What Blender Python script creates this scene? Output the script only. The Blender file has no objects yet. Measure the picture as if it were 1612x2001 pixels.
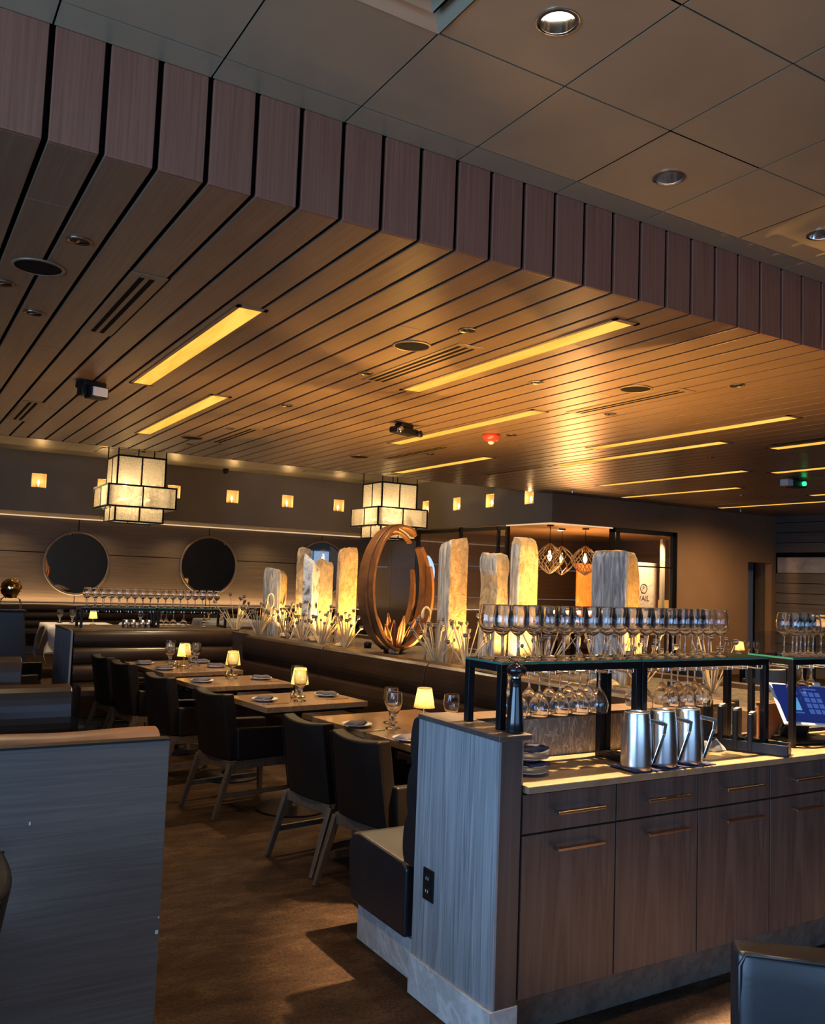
import bpy, bmesh, math, random
from mathutils import Vector, Matrix, noise

random.seed(7)
S = bpy.context.scene
COL = S.collection
PI = math.pi

# ------------------------------------------------------------------ camera
cd = bpy.data.cameras.new('camera')
cd.sensor_fit = 'HORIZONTAL'
cd.sensor_width = 36.0
cd.lens = 1708.0855 / 1612 * 36.0
cd.clip_start = 0.05
cd.clip_end = 100
cam = bpy.data.objects.new('camera', cd)
COL.objects.link(cam)
CR = (0.85504367, -0.51722741, 0.03709615)
CU = (-0.0714666, -0.04668415, 0.9963499)
CF = (0.51360768, 0.85457381, 0.07688147)
cam.matrix_world = Matrix(((CR[0], CU[0], -CF[0], 0), (CR[1], CU[1], -CF[1], 0), (CR[2], CU[2], -CF[2], 1.63), (0, 0, 0, 1)))
S.camera = cam

# ------------------------------------------------------------------ world, exposure, render settings
w = bpy.data.worlds.new('world')
S.world = w
w.use_nodes = True
w.node_tree.nodes['Background'].inputs[0].default_value = (0.35, 0.5, 0.8, 1)
w.node_tree.nodes['Background'].inputs[1].default_value = 0.6
S.view_settings.view_transform = 'Standard'
S.view_settings.look = 'None'
S.view_settings.gamma = 1
S.view_settings.exposure = 0.1
S.view_settings.use_curve_mapping = False
cy = S.cycles
cy.use_denoising = True
cy.max_bounces = 14
cy.diffuse_bounces = 4
cy.glossy_bounces = 5
cy.transmission_bounces = 10
cy.transparent_max_bounces = 48
cy.sample_clamp_indirect = 4.0
cy.sample_clamp_direct = 0.0
cy.caustics_reflective = False
cy.caustics_refractive = False
cy.blur_glossy = 0.5

WARM = (1.0, 0.72, 0.40)
GOLD = (1.0, 0.55, 0.14)
DAY = (0.33, 0.58, 1.0)


def area(name, loc, rot, sx, sy, power, color, spread=PI):
    l = bpy.data.lights.new(name, 'AREA')
    l.shape = 'RECTANGLE'
    l.size = sx
    l.size_y = sy
    l.energy = power
    l.color = color
    l.spread = spread
    o = bpy.data.objects.new(name, l)
    o.location = loc
    o.rotation_euler = rot
    COL.objects.link(o)
    return o


def spot(name, loc, target, power, color, angle, blend=0.6, radius=0.03, parent=None):
    l = bpy.data.lights.new(name, 'SPOT')
    l.energy = power
    l.color = color
    l.spot_size = math.radians(angle)
    l.spot_blend = blend
    l.shadow_soft_size = radius
    o = bpy.data.objects.new(name, l)
    d = Vector(target) - Vector(loc)
    o.rotation_euler = d.to_track_quat('-Z', 'Y').to_euler()
    o.location = Vector(loc) - (parent.location if parent else Vector((0, 0, 0)))
    o.parent = parent
    COL.objects.link(o)
    return o


def point(name, loc, power, color, radius=0.03, parent=None):
    l = bpy.data.lights.new(name, 'POINT')
    l.energy = power
    l.color = color
    l.shadow_soft_size = radius
    o = bpy.data.objects.new(name, l)
    o.location = loc
    o.parent = parent
    COL.objects.link(o)
    return o


# daylight through the windows of the left and the camera-side walls (the windows themselves are built below)
area('daylight_left', (-4.75, 0.3, 1.75), (0, -PI / 2, 0), 2.3, 6.6, 560, DAY)
area('daylight_rear', (0.8, -4.75, 1.75), (PI / 2, 0, 0), 6.6, 2.3, 150, DAY)

# ------------------------------------------------------------------ materials
MATS = {}


def nodes(name):
    m = bpy.data.materials.new(name)
    m.use_nodes = True
    nt = m.node_tree
    nt.nodes.clear()
    out = nt.nodes.new('ShaderNodeOutputMaterial')
    MATS[name] = m
    return m, nt, out


def ramp(nt, stops):
    r = nt.nodes.new('ShaderNodeValToRGB')
    e = r.color_ramp.elements
    while len(e) < len(stops):
        e.new(0.5)
    for k, (p, c) in zip(e, stops):
        k.position = p
        k.color = (*c, 1) if len(c) == 3 else c
    return r


def texco(nt, scale=(1, 1, 1), rot=(0, 0, 0), kind='Object'):
    t = nt.nodes.new('ShaderNodeTexCoord')
    mp = nt.nodes.new('ShaderNodeMapping')
    mp.inputs['Scale'].default_value = scale
    mp.inputs['Rotation'].default_value = rot
    nt.links.new(t.outputs[kind], mp.inputs[0])
    return mp


def nz(nt, vec, scale, detail=5, rough=0.55, dist=0.0):
    n = nt.nodes.new('ShaderNodeTexNoise')
    n.inputs['Scale'].default_value = scale
    n.inputs['Detail'].default_value = detail
    n.inputs['Roughness'].default_value = rough
    n.inputs['Distortion'].default_value = dist
    nt.links.new(vec.outputs[0], n.inputs['Vector'])
    return n


def pr(nt, out, base=(0.5, 0.5, 0.5), rough=0.5, metal=0.0, spec=0.5):
    b = nt.nodes.new('ShaderNodeBsdfPrincipled')
    b.inputs['Base Color'].default_value = (*base, 1)
    b.inputs['Roughness'].default_value = rough
    b.inputs['Metallic'].default_value = metal
    b.inputs['Specular IOR Level'].default_value = spec
    nt.links.new(b.outputs[0], out.inputs[0])
    return b


def bump(nt, b, src, strength, dist=0.01):
    n = nt.nodes.new('ShaderNodeBump')
    n.inputs['Strength'].default_value = strength
    n.inputs['Distance'].default_value = dist
    nt.links.new(src, n.inputs['Height'])
    nt.links.new(n.outputs[0], b.inputs['Normal'])


def plain(name, base, rough=0.5, metal=0.0, spec=0.5, n=0.0, nscale=30.0):
    m, nt, out = nodes(name)
    b = pr(nt, out, base, rough, metal, spec)
    if n > 0:
        v = texco(nt)
        k = nz(nt, v, nscale)
        lo = tuple(c * (1 - n) for c in base)
        hi = tuple(min(1, c * (1 + n)) for c in base)
        r = ramp(nt, [(0.3, lo), (0.7, hi)])
        nt.links.new(k.outputs[0], r.inputs[0])
        nt.links.new(r.outputs[0], b.inputs['Base Color'])
    return m


def wood(name, c1, c2, scale, rough=0.4, metal=0.0, bmp=0.1, detail=6, dist=0.6, big=1.0, spec=0.5, lo=0.35, hi=0.68):
    """grain runs along the axis with the smallest scale"""
    m, nt, out = nodes(name)
    b = pr(nt, out, c1, rough, metal, spec)
    v = texco(nt, scale)
    k = nz(nt, v, big, detail, 0.6, dist)
    r = ramp(nt, [(lo, c1), (hi, c2)])
    nt.links.new(k.outputs[0], r.inputs[0])
    nt.links.new(r.outputs[0], b.inputs['Base Color'])
    if bmp:
        bump(nt, b, k.outputs[0], bmp, 0.004)
    return m


def stone(name, cols, scale=(1, 1, 1), big=6.0, rough=0.45, bmp=0.3, dist=1.5, vein=None, detail=9):
    m, nt, out = nodes(name)
    b = pr(nt, out, cols[0], rough)
    v = texco(nt, scale)
    k = nz(nt, v, big, detail, 0.62, dist)
    st = [(0.28 + 0.44 * i / (len(cols) - 1), c) for i, c in enumerate(cols)]
    r = ramp(nt, st)
    nt.links.new(k.outputs[0], r.inputs[0])
    src = r.outputs[0]
    if vein:
        vo = nt.nodes.new('ShaderNodeTexNoise')
        vo.inputs['Scale'].default_value = vein[1]
        vo.inputs['Detail'].default_value = 4
        vo.inputs['Distortion'].default_value = 2.5
        nt.links.new(v.outputs[0], vo.inputs['Vector'])
        vr = ramp(nt, [(0.47, (0, 0, 0)), (0.5, (1, 1, 1)), (0.53, (0, 0, 0))])
        nt.links.new(vo.outputs[0], vr.inputs[0])
        mx = nt.nodes.new('ShaderNodeMix')
        mx.data_type = 'RGBA'
        nt.links.new(vr.outputs[0], mx.inputs[0])
        nt.links.new(src, mx.inputs[6])
        mx.inputs[7].default_value = (*vein[0], 1)
        src = mx.outputs[2]
    nt.links.new(src, b.inputs['Base Color'])
    if bmp:
        bump(nt, b, k.outputs[0], bmp, 0.02)
    return m


def emit(name, color, strength, streak=None):
    m, nt, out = nodes(name)
    e = nt.nodes.new('ShaderNodeEmission')
    e.inputs[0].default_value = (*color, 1)
    e.inputs[1].default_value = strength
    if streak:
        v = texco(nt, streak)
        k = nz(nt, v, 1.0, 4, 0.5, 1.2)
        r = ramp(nt, [(0.35, tuple(c * f for c, f in zip(color, (0.9, 0.72, 0.5)))), (0.62, color)])
        nt.links.new(k.outputs[0], r.inputs[0])
        nt.links.new(r.outputs[0], e.inputs[0])
    nt.links.new(e.outputs[0], out.inputs[0])
    return m


def thin_glass(name, tint=(0.97, 0.98, 0.98), ior=1.5, extra=0.0, rough=0.0):
    m, nt, out = nodes(name)
    f = nt.nodes.new('ShaderNodeLayerWeight')
    f.inputs[0].default_value = 0.5
    po = nt.nodes.new('ShaderNodeMath')
    po.operation = 'POWER'
    po.inputs[1].default_value = 2.6
    nt.links.new(f.outputs['Facing'], po.inputs[0])
    ad = nt.nodes.new('ShaderNodeMath')
    ad.operation = 'MULTIPLY_ADD'
    ad.inputs[1].default_value = 0.9
    ad.inputs[2].default_value = ((ior - 1) / (ior + 1)) ** 2 + extra
    ad.use_clamp = True
    nt.links.new(po.outputs[0], ad.inputs[0])
    t = nt.nodes.new('ShaderNodeBsdfTransparent')
    t.inputs[0].default_value = (*tint, 1)
    g = nt.nodes.new('ShaderNodeBsdfGlossy')
    g.inputs['Roughness'].default_value = rough
    mx = nt.nodes.new('ShaderNodeMixShader')
    nt.links.new(ad.outputs[0], mx.inputs[0])
    nt.links.new(t.outputs[0], mx.inputs[1])
    nt.links.new(g.outputs[0], mx.inputs[2])
    nt.links.new(mx.outputs[0], out.inputs[0])
    return m


def real_glass(name, color=(1, 1, 1), rough=0.0, ior=1.45):
    m, nt, out = nodes(name)
    g = nt.nodes.new('ShaderNodeBsdfGlass')
    g.inputs['Color'].default_value = (*color, 1)
    g.inputs['Roughness'].default_value = rough
    g.inputs['IOR'].default_value = ior
    nt.links.new(g.outputs[0], out.inputs[0])
    return m


def lamp_cloth(name, color, trans, hole=0.0, rough=1.0, noise_scale=0.0):
    """translucent sheet; light comes from the bulb behind it"""
    m, nt, out = nodes(name)
    d = nt.nodes.new('ShaderNodeBsdfDiffuse')
    d.inputs[0].default_value = (*color, 1)
    t = nt.nodes.new('ShaderNodeBsdfTranslucent')
    t.inputs[0].default_value = (*color, 1)
    mx = nt.nodes.new('ShaderNodeMixShader')
    mx.inputs[0].default_value = trans
    nt.links.new(d.outputs[0], mx.inputs[1])
    nt.links.new(t.outputs[0], mx.inputs[2])
    src = mx.outputs[0]
    if hole:
        tr = nt.nodes.new('ShaderNodeBsdfTransparent')
        tr.inputs[0].default_value = (1, 0.9, 0.7, 1)
        m2 = nt.nodes.new('ShaderNodeMixShader')
        m2.inputs[0].default_value = hole
        if noise_scale:
            v = texco(nt)
            k = nz(nt, v, noise_scale, 3, 0.5)
            r = ramp(nt, [(0.42, (hole * 0.55,) * 3), (0.62, (min(1, hole * 1.6),) * 3)])
            nt.links.new(k.outputs[0], r.inputs[0])
            nt.links.new(r.outputs[0], m2.inputs[0])
        nt.links.new(src, m2.inputs[1])
        nt.links.new(tr.outputs[0], m2.inputs[2])
        src = m2.outputs[0]
    nt.links.new(src, out.inputs[0])
    return m


def carpet(name):
    m, nt, out = nodes(name)
    b = pr(nt, out, (0.1, 0.06, 0.03), 0.95, 0, 0.15)
    v = texco(nt, (1, 1, 1), (0, 0, 0.25))
    v2 = texco(nt, (1.0, 2.2, 1), (0, 0, 0.35))
    k = nz(nt, v2, 3.2, 9, 0.72, 0.3)
    k2 = nz(nt, v, 70, 7, 0.9)
    r = ramp(nt, [(0.34, (0.019, 0.0095, 0.005)), (0.5, (0.034, 0.018, 0.0095)), (0.68, (0.062, 0.036, 0.020))])
    nt.links.new(k.outputs[0], r.inputs[0])
    mx = nt.nodes.new('ShaderNodeMix')
    mx.data_type = 'RGBA'
    mx.blend_type = 'MULTIPLY'
    mx.inputs[0].default_value = 0.85
    r2 = ramp(nt, [(0.38, (0.25, 0.25, 0.25)), (0.64, (1.9, 1.9, 1.9))])
    nt.links.new(k2.outputs[0], r2.inputs[0])
    nt.links.new(r.outputs[0], mx.inputs[6])
    nt.links.new(r2.outputs[0], mx.inputs[7])
    nt.links.new(mx.outputs[2], b.inputs['Base Color'])
    bump(nt, b, k2.outputs[0], 0.6, 0.006)
    return m


def leather(name, base, rough=0.36, sc=55, sp=0.35):
    m, nt, out = nodes(name)
    b = pr(nt, out, base, rough, 0, sp)
    v = texco(nt)
    k = nz(nt, v, sc, 4, 0.6)
    k2 = nz(nt, v, 3.5, 3, 0.6)
    r = ramp(nt, [(0.3, tuple(c * 0.75 for c in base)), (0.7, tuple(c * 1.25 for c in base))])
    nt.links.new(k2.outputs[0], r.inputs[0])
    nt.links.new(r.outputs[0], b.inputs['Base Color'])
    bump(nt, b, k.outputs[0], 0.12, 0.002)
    return m


tile_m = plain('bronze_ceiling_tile', (0.48, 0.405, 0.265), 0.36, 0.45, 0.5, 0.08, 2.2)
gap_m = plain('dark_gap', (0.006, 0.005, 0.004), 0.9, 0, 0.1)
plank_m = wood('bronze_wood_plank', (0.235, 0.145, 0.090), (0.305, 0.198, 0.128), (60, 1.2, 60), 0.34, 0.35, 0.04, 5, 0.3)
fascia_m = wood('bronze_wood_fascia', (0.215, 0.080, 0.045), (0.30, 0.122, 0.072), (90, 90, 1.5), 0.45, 0.0, 0.05, 5, 0.3)
soffit_m = plain('taupe_plaster', (0.25, 0.205, 0.155), 0.62, 0, 0.3, 0.08, 1.5)
brownwall_m = plain('brown_plaster', (0.31, 0.165, 0.082), 0.7, 0, 0.25, 0.08, 1.5)
panel_m = wood('brown_oak_panel', (0.125, 0.086, 0.056), (0.175, 0.125, 0.084), (1.2, 30, 40), 0.45, 0, 0.05, 5, 0.5)
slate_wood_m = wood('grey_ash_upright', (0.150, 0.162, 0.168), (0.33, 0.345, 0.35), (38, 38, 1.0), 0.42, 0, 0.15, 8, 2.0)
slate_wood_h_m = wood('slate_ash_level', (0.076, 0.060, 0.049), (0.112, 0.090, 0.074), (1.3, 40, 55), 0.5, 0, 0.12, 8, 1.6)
cab_m = wood('dark_ash_cabinet', (0.050, 0.036, 0.030), (0.098, 0.072, 0.059), (16, 16, 0.9), 0.40, 0, 0.10, 7, 2.2)
cab_end_m = wood('dark_ash_post', (0.050, 0.038, 0.034), (0.080, 0.064, 0.055), (26, 26, 0.9), 0.45, 0, 0.08, 6, 0.8)
table_m = wood('walnut_table', (0.15, 0.083, 0.040), (0.25, 0.148, 0.076), (26, 1.4, 26), 0.20, 0, 0.04, 6, 0.9)
leg_m = wood('chair_wood', (0.065, 0.042, 0.026), (0.105, 0.070, 0.045), (30, 30, 2), 0.45, 0, 0.05)
warmleg_m = wood('warm_chair_wood', (0.20, 0.105, 0.052), (0.30, 0.17, 0.09), (30, 30, 2), 0.4, 0, 0.05)
boxwood_m = wood('red_brown_wood', (0.17, 0.065, 0.028), (0.25, 0.10, 0.045), (3, 20, 20), 0.4, 0, 0.05)
counter_m = stone('brown_marble', [(0.17, 0.115, 0.062), (0.235, 0.163, 0.094), (0.29, 0.21, 0.127)], (1, 2.2, 1), 9, 0.28, 0.05, 1.5, ((0.24, 0.18, 0.12), 1.6))
splash_m = stone('veined_marble', [(0.13, 0.11, 0.085), (0.20, 0.175, 0.14), (0.30, 0.27, 0.22)], (3.0, 3.0, 1.0), 14, 0.35, 0.1, 2.5, ((0.45, 0.42, 0.36), 5.0))
kick_m = stone('grey_marble_plinth', [(0.36, 0.35, 0.335), (0.42, 0.41, 0.395), (0.50, 0.49, 0.47)], (1, 1, 1), 24, 0.45, 0.1, 1.0, ((0.58, 0.57, 0.55), 1.6))
kickdark_m = stone('brown_marble_plinth', [(0.060, 0.048, 0.038), (0.10, 0.083, 0.066), (0.15, 0.125, 0.10)], (1, 1, 1), 10, 0.45, 0.1, 2.0, ((0.125, 0.105, 0.085), 1.6))
leather_m = leather('dark_brown_leather', (0.020, 0.012, 0.008))
bench_m = leather('bench_leather', (0.022, 0.012, 0.0075), 0.30)
chair_leather_m = leather('chair_leather', (0.010, 0.0065, 0.005), 0.45, 55, 0.2)
black_leather_m = leather('black_leather', (0.014, 0.014, 0.016), 0.36, 55, 0.6)
cap_m = leather('copper_leather', (0.30, 0.135, 0.060), 0.42)
carpet_m = carpet('brown_carpet')
black_m = plain('black_steel', (0.012, 0.012, 0.014), 0.35, 0.6, 0.5)
blackplastic_m = plain('black_plastic', (0.007, 0.007, 0.008), 0.45, 0, 0.3)
steel_m = plain('brushed_steel', (0.70, 0.70, 0.70), 0.26, 1.0)
chrome_m = plain('polished_steel', (0.75, 0.74, 0.72), 0.10, 1.0)
bronzepull_m = plain('bronze_pull', (0.42, 0.33, 0.25), 0.28, 1.0)
brass_m = plain('brass', (0.72, 0.50, 0.22), 0.25, 1.0)
rust_m = wood('rust_bronze', (0.120, 0.048, 0.017), (0.20, 0.085, 0.032), (9, 9, 9), 0.38, 0.35, 0.05)
porcelain_m = plain('white_porcelain', (0.72, 0.71, 0.68), 0.25)
napkin_m = plain('grey_napkin', (0.085, 0.074, 0.082), 0.85, 0, 0.2, 0.15, 60)
navynapkin_m = plain('navy_napkin', (0.030, 0.036, 0.085), 0.85, 0, 0.2, 0.2, 60)
lightnapkin_m = plain('pale_grey_napkin', (0.36, 0.33, 0.33), 0.85, 0, 0.2, 0.15, 60)
white_cloth_m = plain('white_cloth', (0.62, 0.62, 0.64), 0.85, 0, 0.2, 0.05, 40)
stem_m = plain('dry_stem', (0.50, 0.38, 0.22), 0.7, 0, 0.3, 0.15, 40)
pod_m = plain('poppy_pod', (0.13, 0.105, 0.08), 0.7, 0, 0.3, 0.2, 60)
gravel_m = stone('planter_gravel', [(0.03, 0.02, 0.012), (0.07, 0.05, 0.03), (0.14, 0.105, 0.07)], (1, 1, 1), 30, 0.8, 0.6, 0.5)
ledge_m = wood('planter_ledge_wood', (0.050, 0.030, 0.018), (0.080, 0.050, 0.030), (20, 1.2, 20), 0.35)
rock_gold_lit_m = stone('gold_lit_rock', [(0.20, 0.105, 0.035), (0.36, 0.22, 0.085), (0.50, 0.36, 0.18)], (1, 1, 0.7), 13, 0.6, 0.9, 2.2)  # gold of the uplights painted into the rock colour
rock_grey_daylit_m = stone('daylit_grey_banded_rock', [(0.07, 0.065, 0.058), (0.26, 0.26, 0.25), (0.62, 0.61, 0.58)], (5.0, 5.0, 0.6), 4.5, 0.6, 1.0, 1.4)  # banded rock in the grey its window side takes from daylight
rock_pale_m = stone('pale_speckled_rock', [(0.03, 0.025, 0.02), (0.10, 0.10, 0.10), (0.50, 0.53, 0.56), (0.60, 0.63, 0.66), (0.64, 0.66, 0.68)], (1, 1, 0.8), 9, 0.6, 0.7, 1.0)
rock_tan_m = stone('tan_rock', [(0.17, 0.11, 0.05), (0.34, 0.245, 0.125), (0.50, 0.40, 0.25)], (1, 1, 0.6), 11, 0.6, 0.9, 2.0)
rock_dark_m = stone('dark_and_gold_rock', [(0.05, 0.04, 0.03), (0.33, 0.26, 0.16), (0.55, 0.46, 0.30)], (1, 1, 0.8), 6, 0.6, 0.8, 1.5)
mirror_m = plain('mirror', (0.55, 0.52, 0.48), 0.02, 1.0)
mirrorframe_m = plain('bronze_mirror_frame', (0.26, 0.19, 0.14), 0.35, 0.8)
sphere_m = plain('gold_sphere', (0.75, 0.50, 0.18), 0.10, 1.0)
bowl_m = thin_glass('bowl_glass', (0.985, 0.985, 0.98), 1.5, 0.02)
pane_m = thin_glass('window_pane', (0.90, 0.90, 0.90), 1.45, 0.0)
shelf_glass_m = thin_glass('shelf_glass', (0.93, 0.97, 0.95), 1.5, 0.02)
glassedge_m = plain('green_glass_edge', (0.03, 0.16, 0.12), 0.08, 0, 0.8)
stem_glass_m = real_glass('stem_glass')
def mixed(name, a, b, fac):
    m, nt, out = nodes(name)
    gl = nt.nodes.new('ShaderNodeBsdfGlass')
    gl.inputs['IOR'].default_value = 1.45
    lw = nt.nodes.new('ShaderNodeLayerWeight')
    lw.inputs[0].default_value = 0.5
    po = nt.nodes.new('ShaderNodeMath')
    po.operation = 'POWER'
    po.inputs[1].default_value = 3.0
    nt.links.new(lw.outputs['Facing'], po.inputs[0])
    ad = nt.nodes.new('ShaderNodeMath')
    ad.operation = 'MULTIPLY_ADD'
    ad.inputs[1].default_value = 0.9
    ad.inputs[2].default_value = 0.022
    ad.use_clamp = True
    nt.links.new(po.outputs[0], ad.inputs[0])
    t = nt.nodes.new('ShaderNodeBsdfTransparent')
    g = nt.nodes.new('ShaderNodeBsdfGlossy')
    g.inputs['Roughness'].default_value = 0.0
    m1 = nt.nodes.new('ShaderNodeMixShader')
    nt.links.new(ad.outputs[0], m1.inputs[0])
    nt.links.new(t.outputs[0], m1.inputs[1])
    nt.links.new(g.outputs[0], m1.inputs[2])
    m2 = nt.nodes.new('ShaderNodeMixShader')
    m2.inputs[0].default_value = fac
    nt.links.new(m1.outputs[0], m2.inputs[1])
    nt.links.new(gl.outputs[0], m2.inputs[2])
    nt.links.new(m2.outputs[0], out.inputs[0])
    return m
wine_bowl_m = mixed('wine_bowl_glass', None, None, 1.0)
strip_m = emit('amber_diffuser', (1.0, 0.52, 0.085), 1.3, (7, 0.9, 7))
bulb_m = emit('warm_bulb', (1.0, 0.72, 0.36), 14.0)
candle_m = emit('candle_bulb', (1.0, 0.66, 0.26), 10.0)
led_m = emit('warm_led', (1.0, 0.66, 0.36), 0.8)
white_lamp_m = emit('white_lamp', (1.0, 0.86, 0.66), 6.0)
shade_m = lamp_cloth('pleated_shade', (0.95, 0.78, 0.34), 0.75)
mica_m = lamp_cloth('seeded_pane', (0.88, 0.83, 0.71), 0.70, 0.30, 1.0, 32.0)
orange_shade_m = emit('orange_lamp_shade', (1.0, 0.42, 0.09), 0.85)
niche_m = plain('niche_gold', (0.42, 0.28, 0.13), 0.6)
speaker_m = plain('speaker_grille', (0.007, 0.0065, 0.006), 0.8, 0.0, 0.1, 0.3, 300)
ventmetal_m = plain('bronze_vent_metal', (0.30, 0.20, 0.12), 0.4, 0.5)
whiteplastic_m = plain('white_plastic', (0.62, 0.61, 0.58), 0.35)
red_m = plain('red_plastic', (0.65, 0.05, 0.03), 0.3)
canvas_orange_m = stone('orange_canvas', [(0.75, 0.13, 0.02), (0.85, 0.22, 0.04), (0.9, 0.38, 0.14)], (1, 1, 0.5), 3.0, 0.7, 0, 2.0)
canvas_pale_m = stone('pale_swirl_canvas', [(0.62, 0.42, 0.42), (0.88, 0.66, 0.42), (0.95, 0.80, 0.58)], (1, 1, 1), 4.5, 0.6, 0, 3.0)
ink_m = plain('dark_ink', (0.06, 0.03, 0.06), 0.6)
screen_m = emit('screen_navy', (0.012, 0.022, 0.13), 1.0)
screenkey_m = emit('screen_key', (0.05, 0.10, 0.36), 1.0)
screencard_m = emit('screen_card', (0.10, 0.33, 0.62), 1.0)
curtain_m = plain('navy_curtain', (0.020, 0.035, 0.085), 0.7)
curtain_light_m = plain('steel_blue_curtain', (0.075, 0.10, 0.17), 0.7)
green_led_m = emit('green_led', (0.02, 0.9, 0.22), 3.0)
stripe_m = wood('striped_wall_board', (0.105, 0.082, 0.068), (0.150, 0.120, 0.100), (30, 1.0, 30), 0.5, 0, 0.05)
palestone_m = stone('pale_stone_band', [(0.27, 0.225, 0.205), (0.36, 0.31, 0.285), (0.44, 0.39, 0.36)], (1, 1, 1), 5, 0.6, 0.05, 1.0)
whiteframe_m = plain('white_sash', (0.55, 0.55, 0.55), 0.5)


# ------------------------------------------------------------------ mesh helpers
class MB:
    def __init__(self):
        self.bm = bmesh.new()
        self.mi = 0

    def _f(self, vs):
        try:
            f = self.bm.faces.new(vs)
            f.material_index = self.mi
            return f
        except ValueError:
            return None

    def box(self, lo, hi, M=None):
        x0, y0, z0 = lo
        x1, y1, z1 = hi
        c = [(x0, y0, z0), (x1, y0, z0), (x1, y1, z0), (x0, y1, z0), (x0, y0, z1), (x1, y0, z1), (x1, y1, z1), (x0, y1, z1)]
        vs = [self.bm.verts.new(M @ Vector(p) if M else p) for p in c]
        for q in ((3, 2, 1, 0), (4, 5, 6, 7), (0, 1, 5, 4), (1, 2, 6, 5), (2, 3, 7, 6), (3, 0, 4, 7)):
            self._f([vs[i] for i in q])
        return self

    def hexa(self, bot, top):
        vs = [self.bm.verts.new(p) for p in list(bot) + list(top)]
        n = len(bot)
        self._f(vs[:n][::-1])
        self._f(vs[n:])
        for i in range(n):
            j = (i + 1) % n
            self._f([vs[i], vs[j], vs[n + j], vs[n + i]])
        return self

    def bar(self, p0, p1, w0, w1=None, h0=None, h1=None, up=(0, 0, 1)):
        """square bar from p0 to p1, tapering"""
        w1 = w0 if w1 is None else w1
        h0 = w0 if h0 is None else h0
        h1 = (w1 if h0 == w0 else h0) if h1 is None else h1
        p0, p1 = Vector(p0), Vector(p1)
        d = (p1 - p0).normalized()
        u = Vector(up)
        if abs(d.dot(u)) > 0.95:
            u = Vector((1, 0, 0))
        s = d.cross(u).normalized()
        t = s.cross(d).normalized()
        def ring(p, a, b):
            return [p + s * a / 2 + t * b / 2, p - s * a / 2 + t * b / 2, p - s * a / 2 - t * b / 2, p + s * a / 2 - t * b / 2]
        return self.hexa(ring(p0, w0, h0)[::-1], ring(p1, w1, h1)[::-1])

    def tube(self, pts, r, seg=8, caps=True, closed=False):
        pts = [Vector(p) for p in pts]
        n = len(pts)
        rs = r if isinstance(r, (list, tuple)) else [r] * n
        rings = []
        prev = None
        for i, p in enumerate(pts):
            if closed:
                d = (pts[(i + 1) % n] - pts[i - 1]).normalized()
            else:
                d = (pts[min(i + 1, n - 1)] - pts[max(i - 1, 0)]).normalized()
            if prev is None:
                a = Vector((0, 0, 1)) if abs(d.z) < 0.9 else Vector((1, 0, 0))
            else:
                a = prev
            s = d.cross(a).normalized()
            a2 = s.cross(d).normalized()
            prev = a2
            rings.append([self.bm.verts.new(p + (s * math.cos(2 * PI * k / seg) + a2 * math.sin(2 * PI * k / seg)) * rs[i]) for k in range(seg)])
        m = n if closed else n - 1
        for i in range(m):
            A, B = rings[i], rings[(i + 1) % n]
            for k in range(seg):
                k2 = (k + 1) % seg
                self._f([A[k2], A[k], B[k], B[k2]])
        if caps and not closed:
            self._f(rings[0])
            self._f(rings[-1][::-1])
        return self

    def lathe(self, prof, seg=24, c=(0, 0, 0), cap=True, wob=None, ax='z'):
        rings = []
        def P(r, z, k):
            t = 2 * PI * k / seg
            rr = r * (1 + (wob(t) if wob else 0))
            if ax == 'z':
                return (c[0] + rr * math.cos(t), c[1] + rr * math.sin(t), c[2] + z)
            if ax == 'y':
                return (c[0] + rr * math.cos(t), c[1] - z, c[2] + rr * math.sin(t))
            return (c[0] + z, c[1] + rr * math.cos(t), c[2] + rr * math.sin(t))
        for r, z in prof:
            if r < 1e-6:
                rings.append([self.bm.verts.new(P(0, z, 0))])
            else:
                rings.append([self.bm.verts.new(P(r, z, k)) for k in range(seg)])
        for A, B in zip(rings, rings[1:]):
            for k in range(seg):
                k2 = (k + 1) % seg
                if len(A) == 1 and len(B) == 1:
                    continue
                if len(A) == 1:
                    self._f([A[0], B[k2], B[k]])
                elif len(B) == 1:
                    self._f([A[k], A[k2], B[0]])
                else:
                    self._f([A[k], A[k2], B[k2], B[k]])
        if cap:
            if len(rings[0]) > 1:
                self._f(rings[0][::-1])
            if len(rings[-1]) > 1:
                self._f(rings[-1])
        return self

    def prism(self, poly, x0, x1, M=None, axis='x'):
        """poly of (a,b) extruded along axis; x -> (y,z), y -> (x,z), z -> (x,y)"""
        def P(a, b, t):
            v = {'x': (t, a, b), 'y': (a, t, b), 'z': (a, b, t)}[axis]
            return M @ Vector(v) if M else v
        A = [self.bm.verts.new(P(a, b, x0)) for a, b in poly]
        B = [self.bm.verts.new(P(a, b, x1)) for a, b in poly]
        n = len(poly)
        self._f(A)
        self._f(B[::-1])
        for i in range(n):
            j = (i + 1) % n
            self._f([A[j], A[i], B[i], B[j]])
        return self

    def grid(self, P, nu, nv):
        vs = [[self.bm.verts.new(P(i / nu, j / nv)) for i in range(nu + 1)] for j in range(nv + 1)]
        for j in range(nv):
            for i in range(nu):
                self._f([vs[j][i], vs[j][i + 1], vs[j + 1][i + 1], vs[j + 1][i]])
        return self

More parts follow.
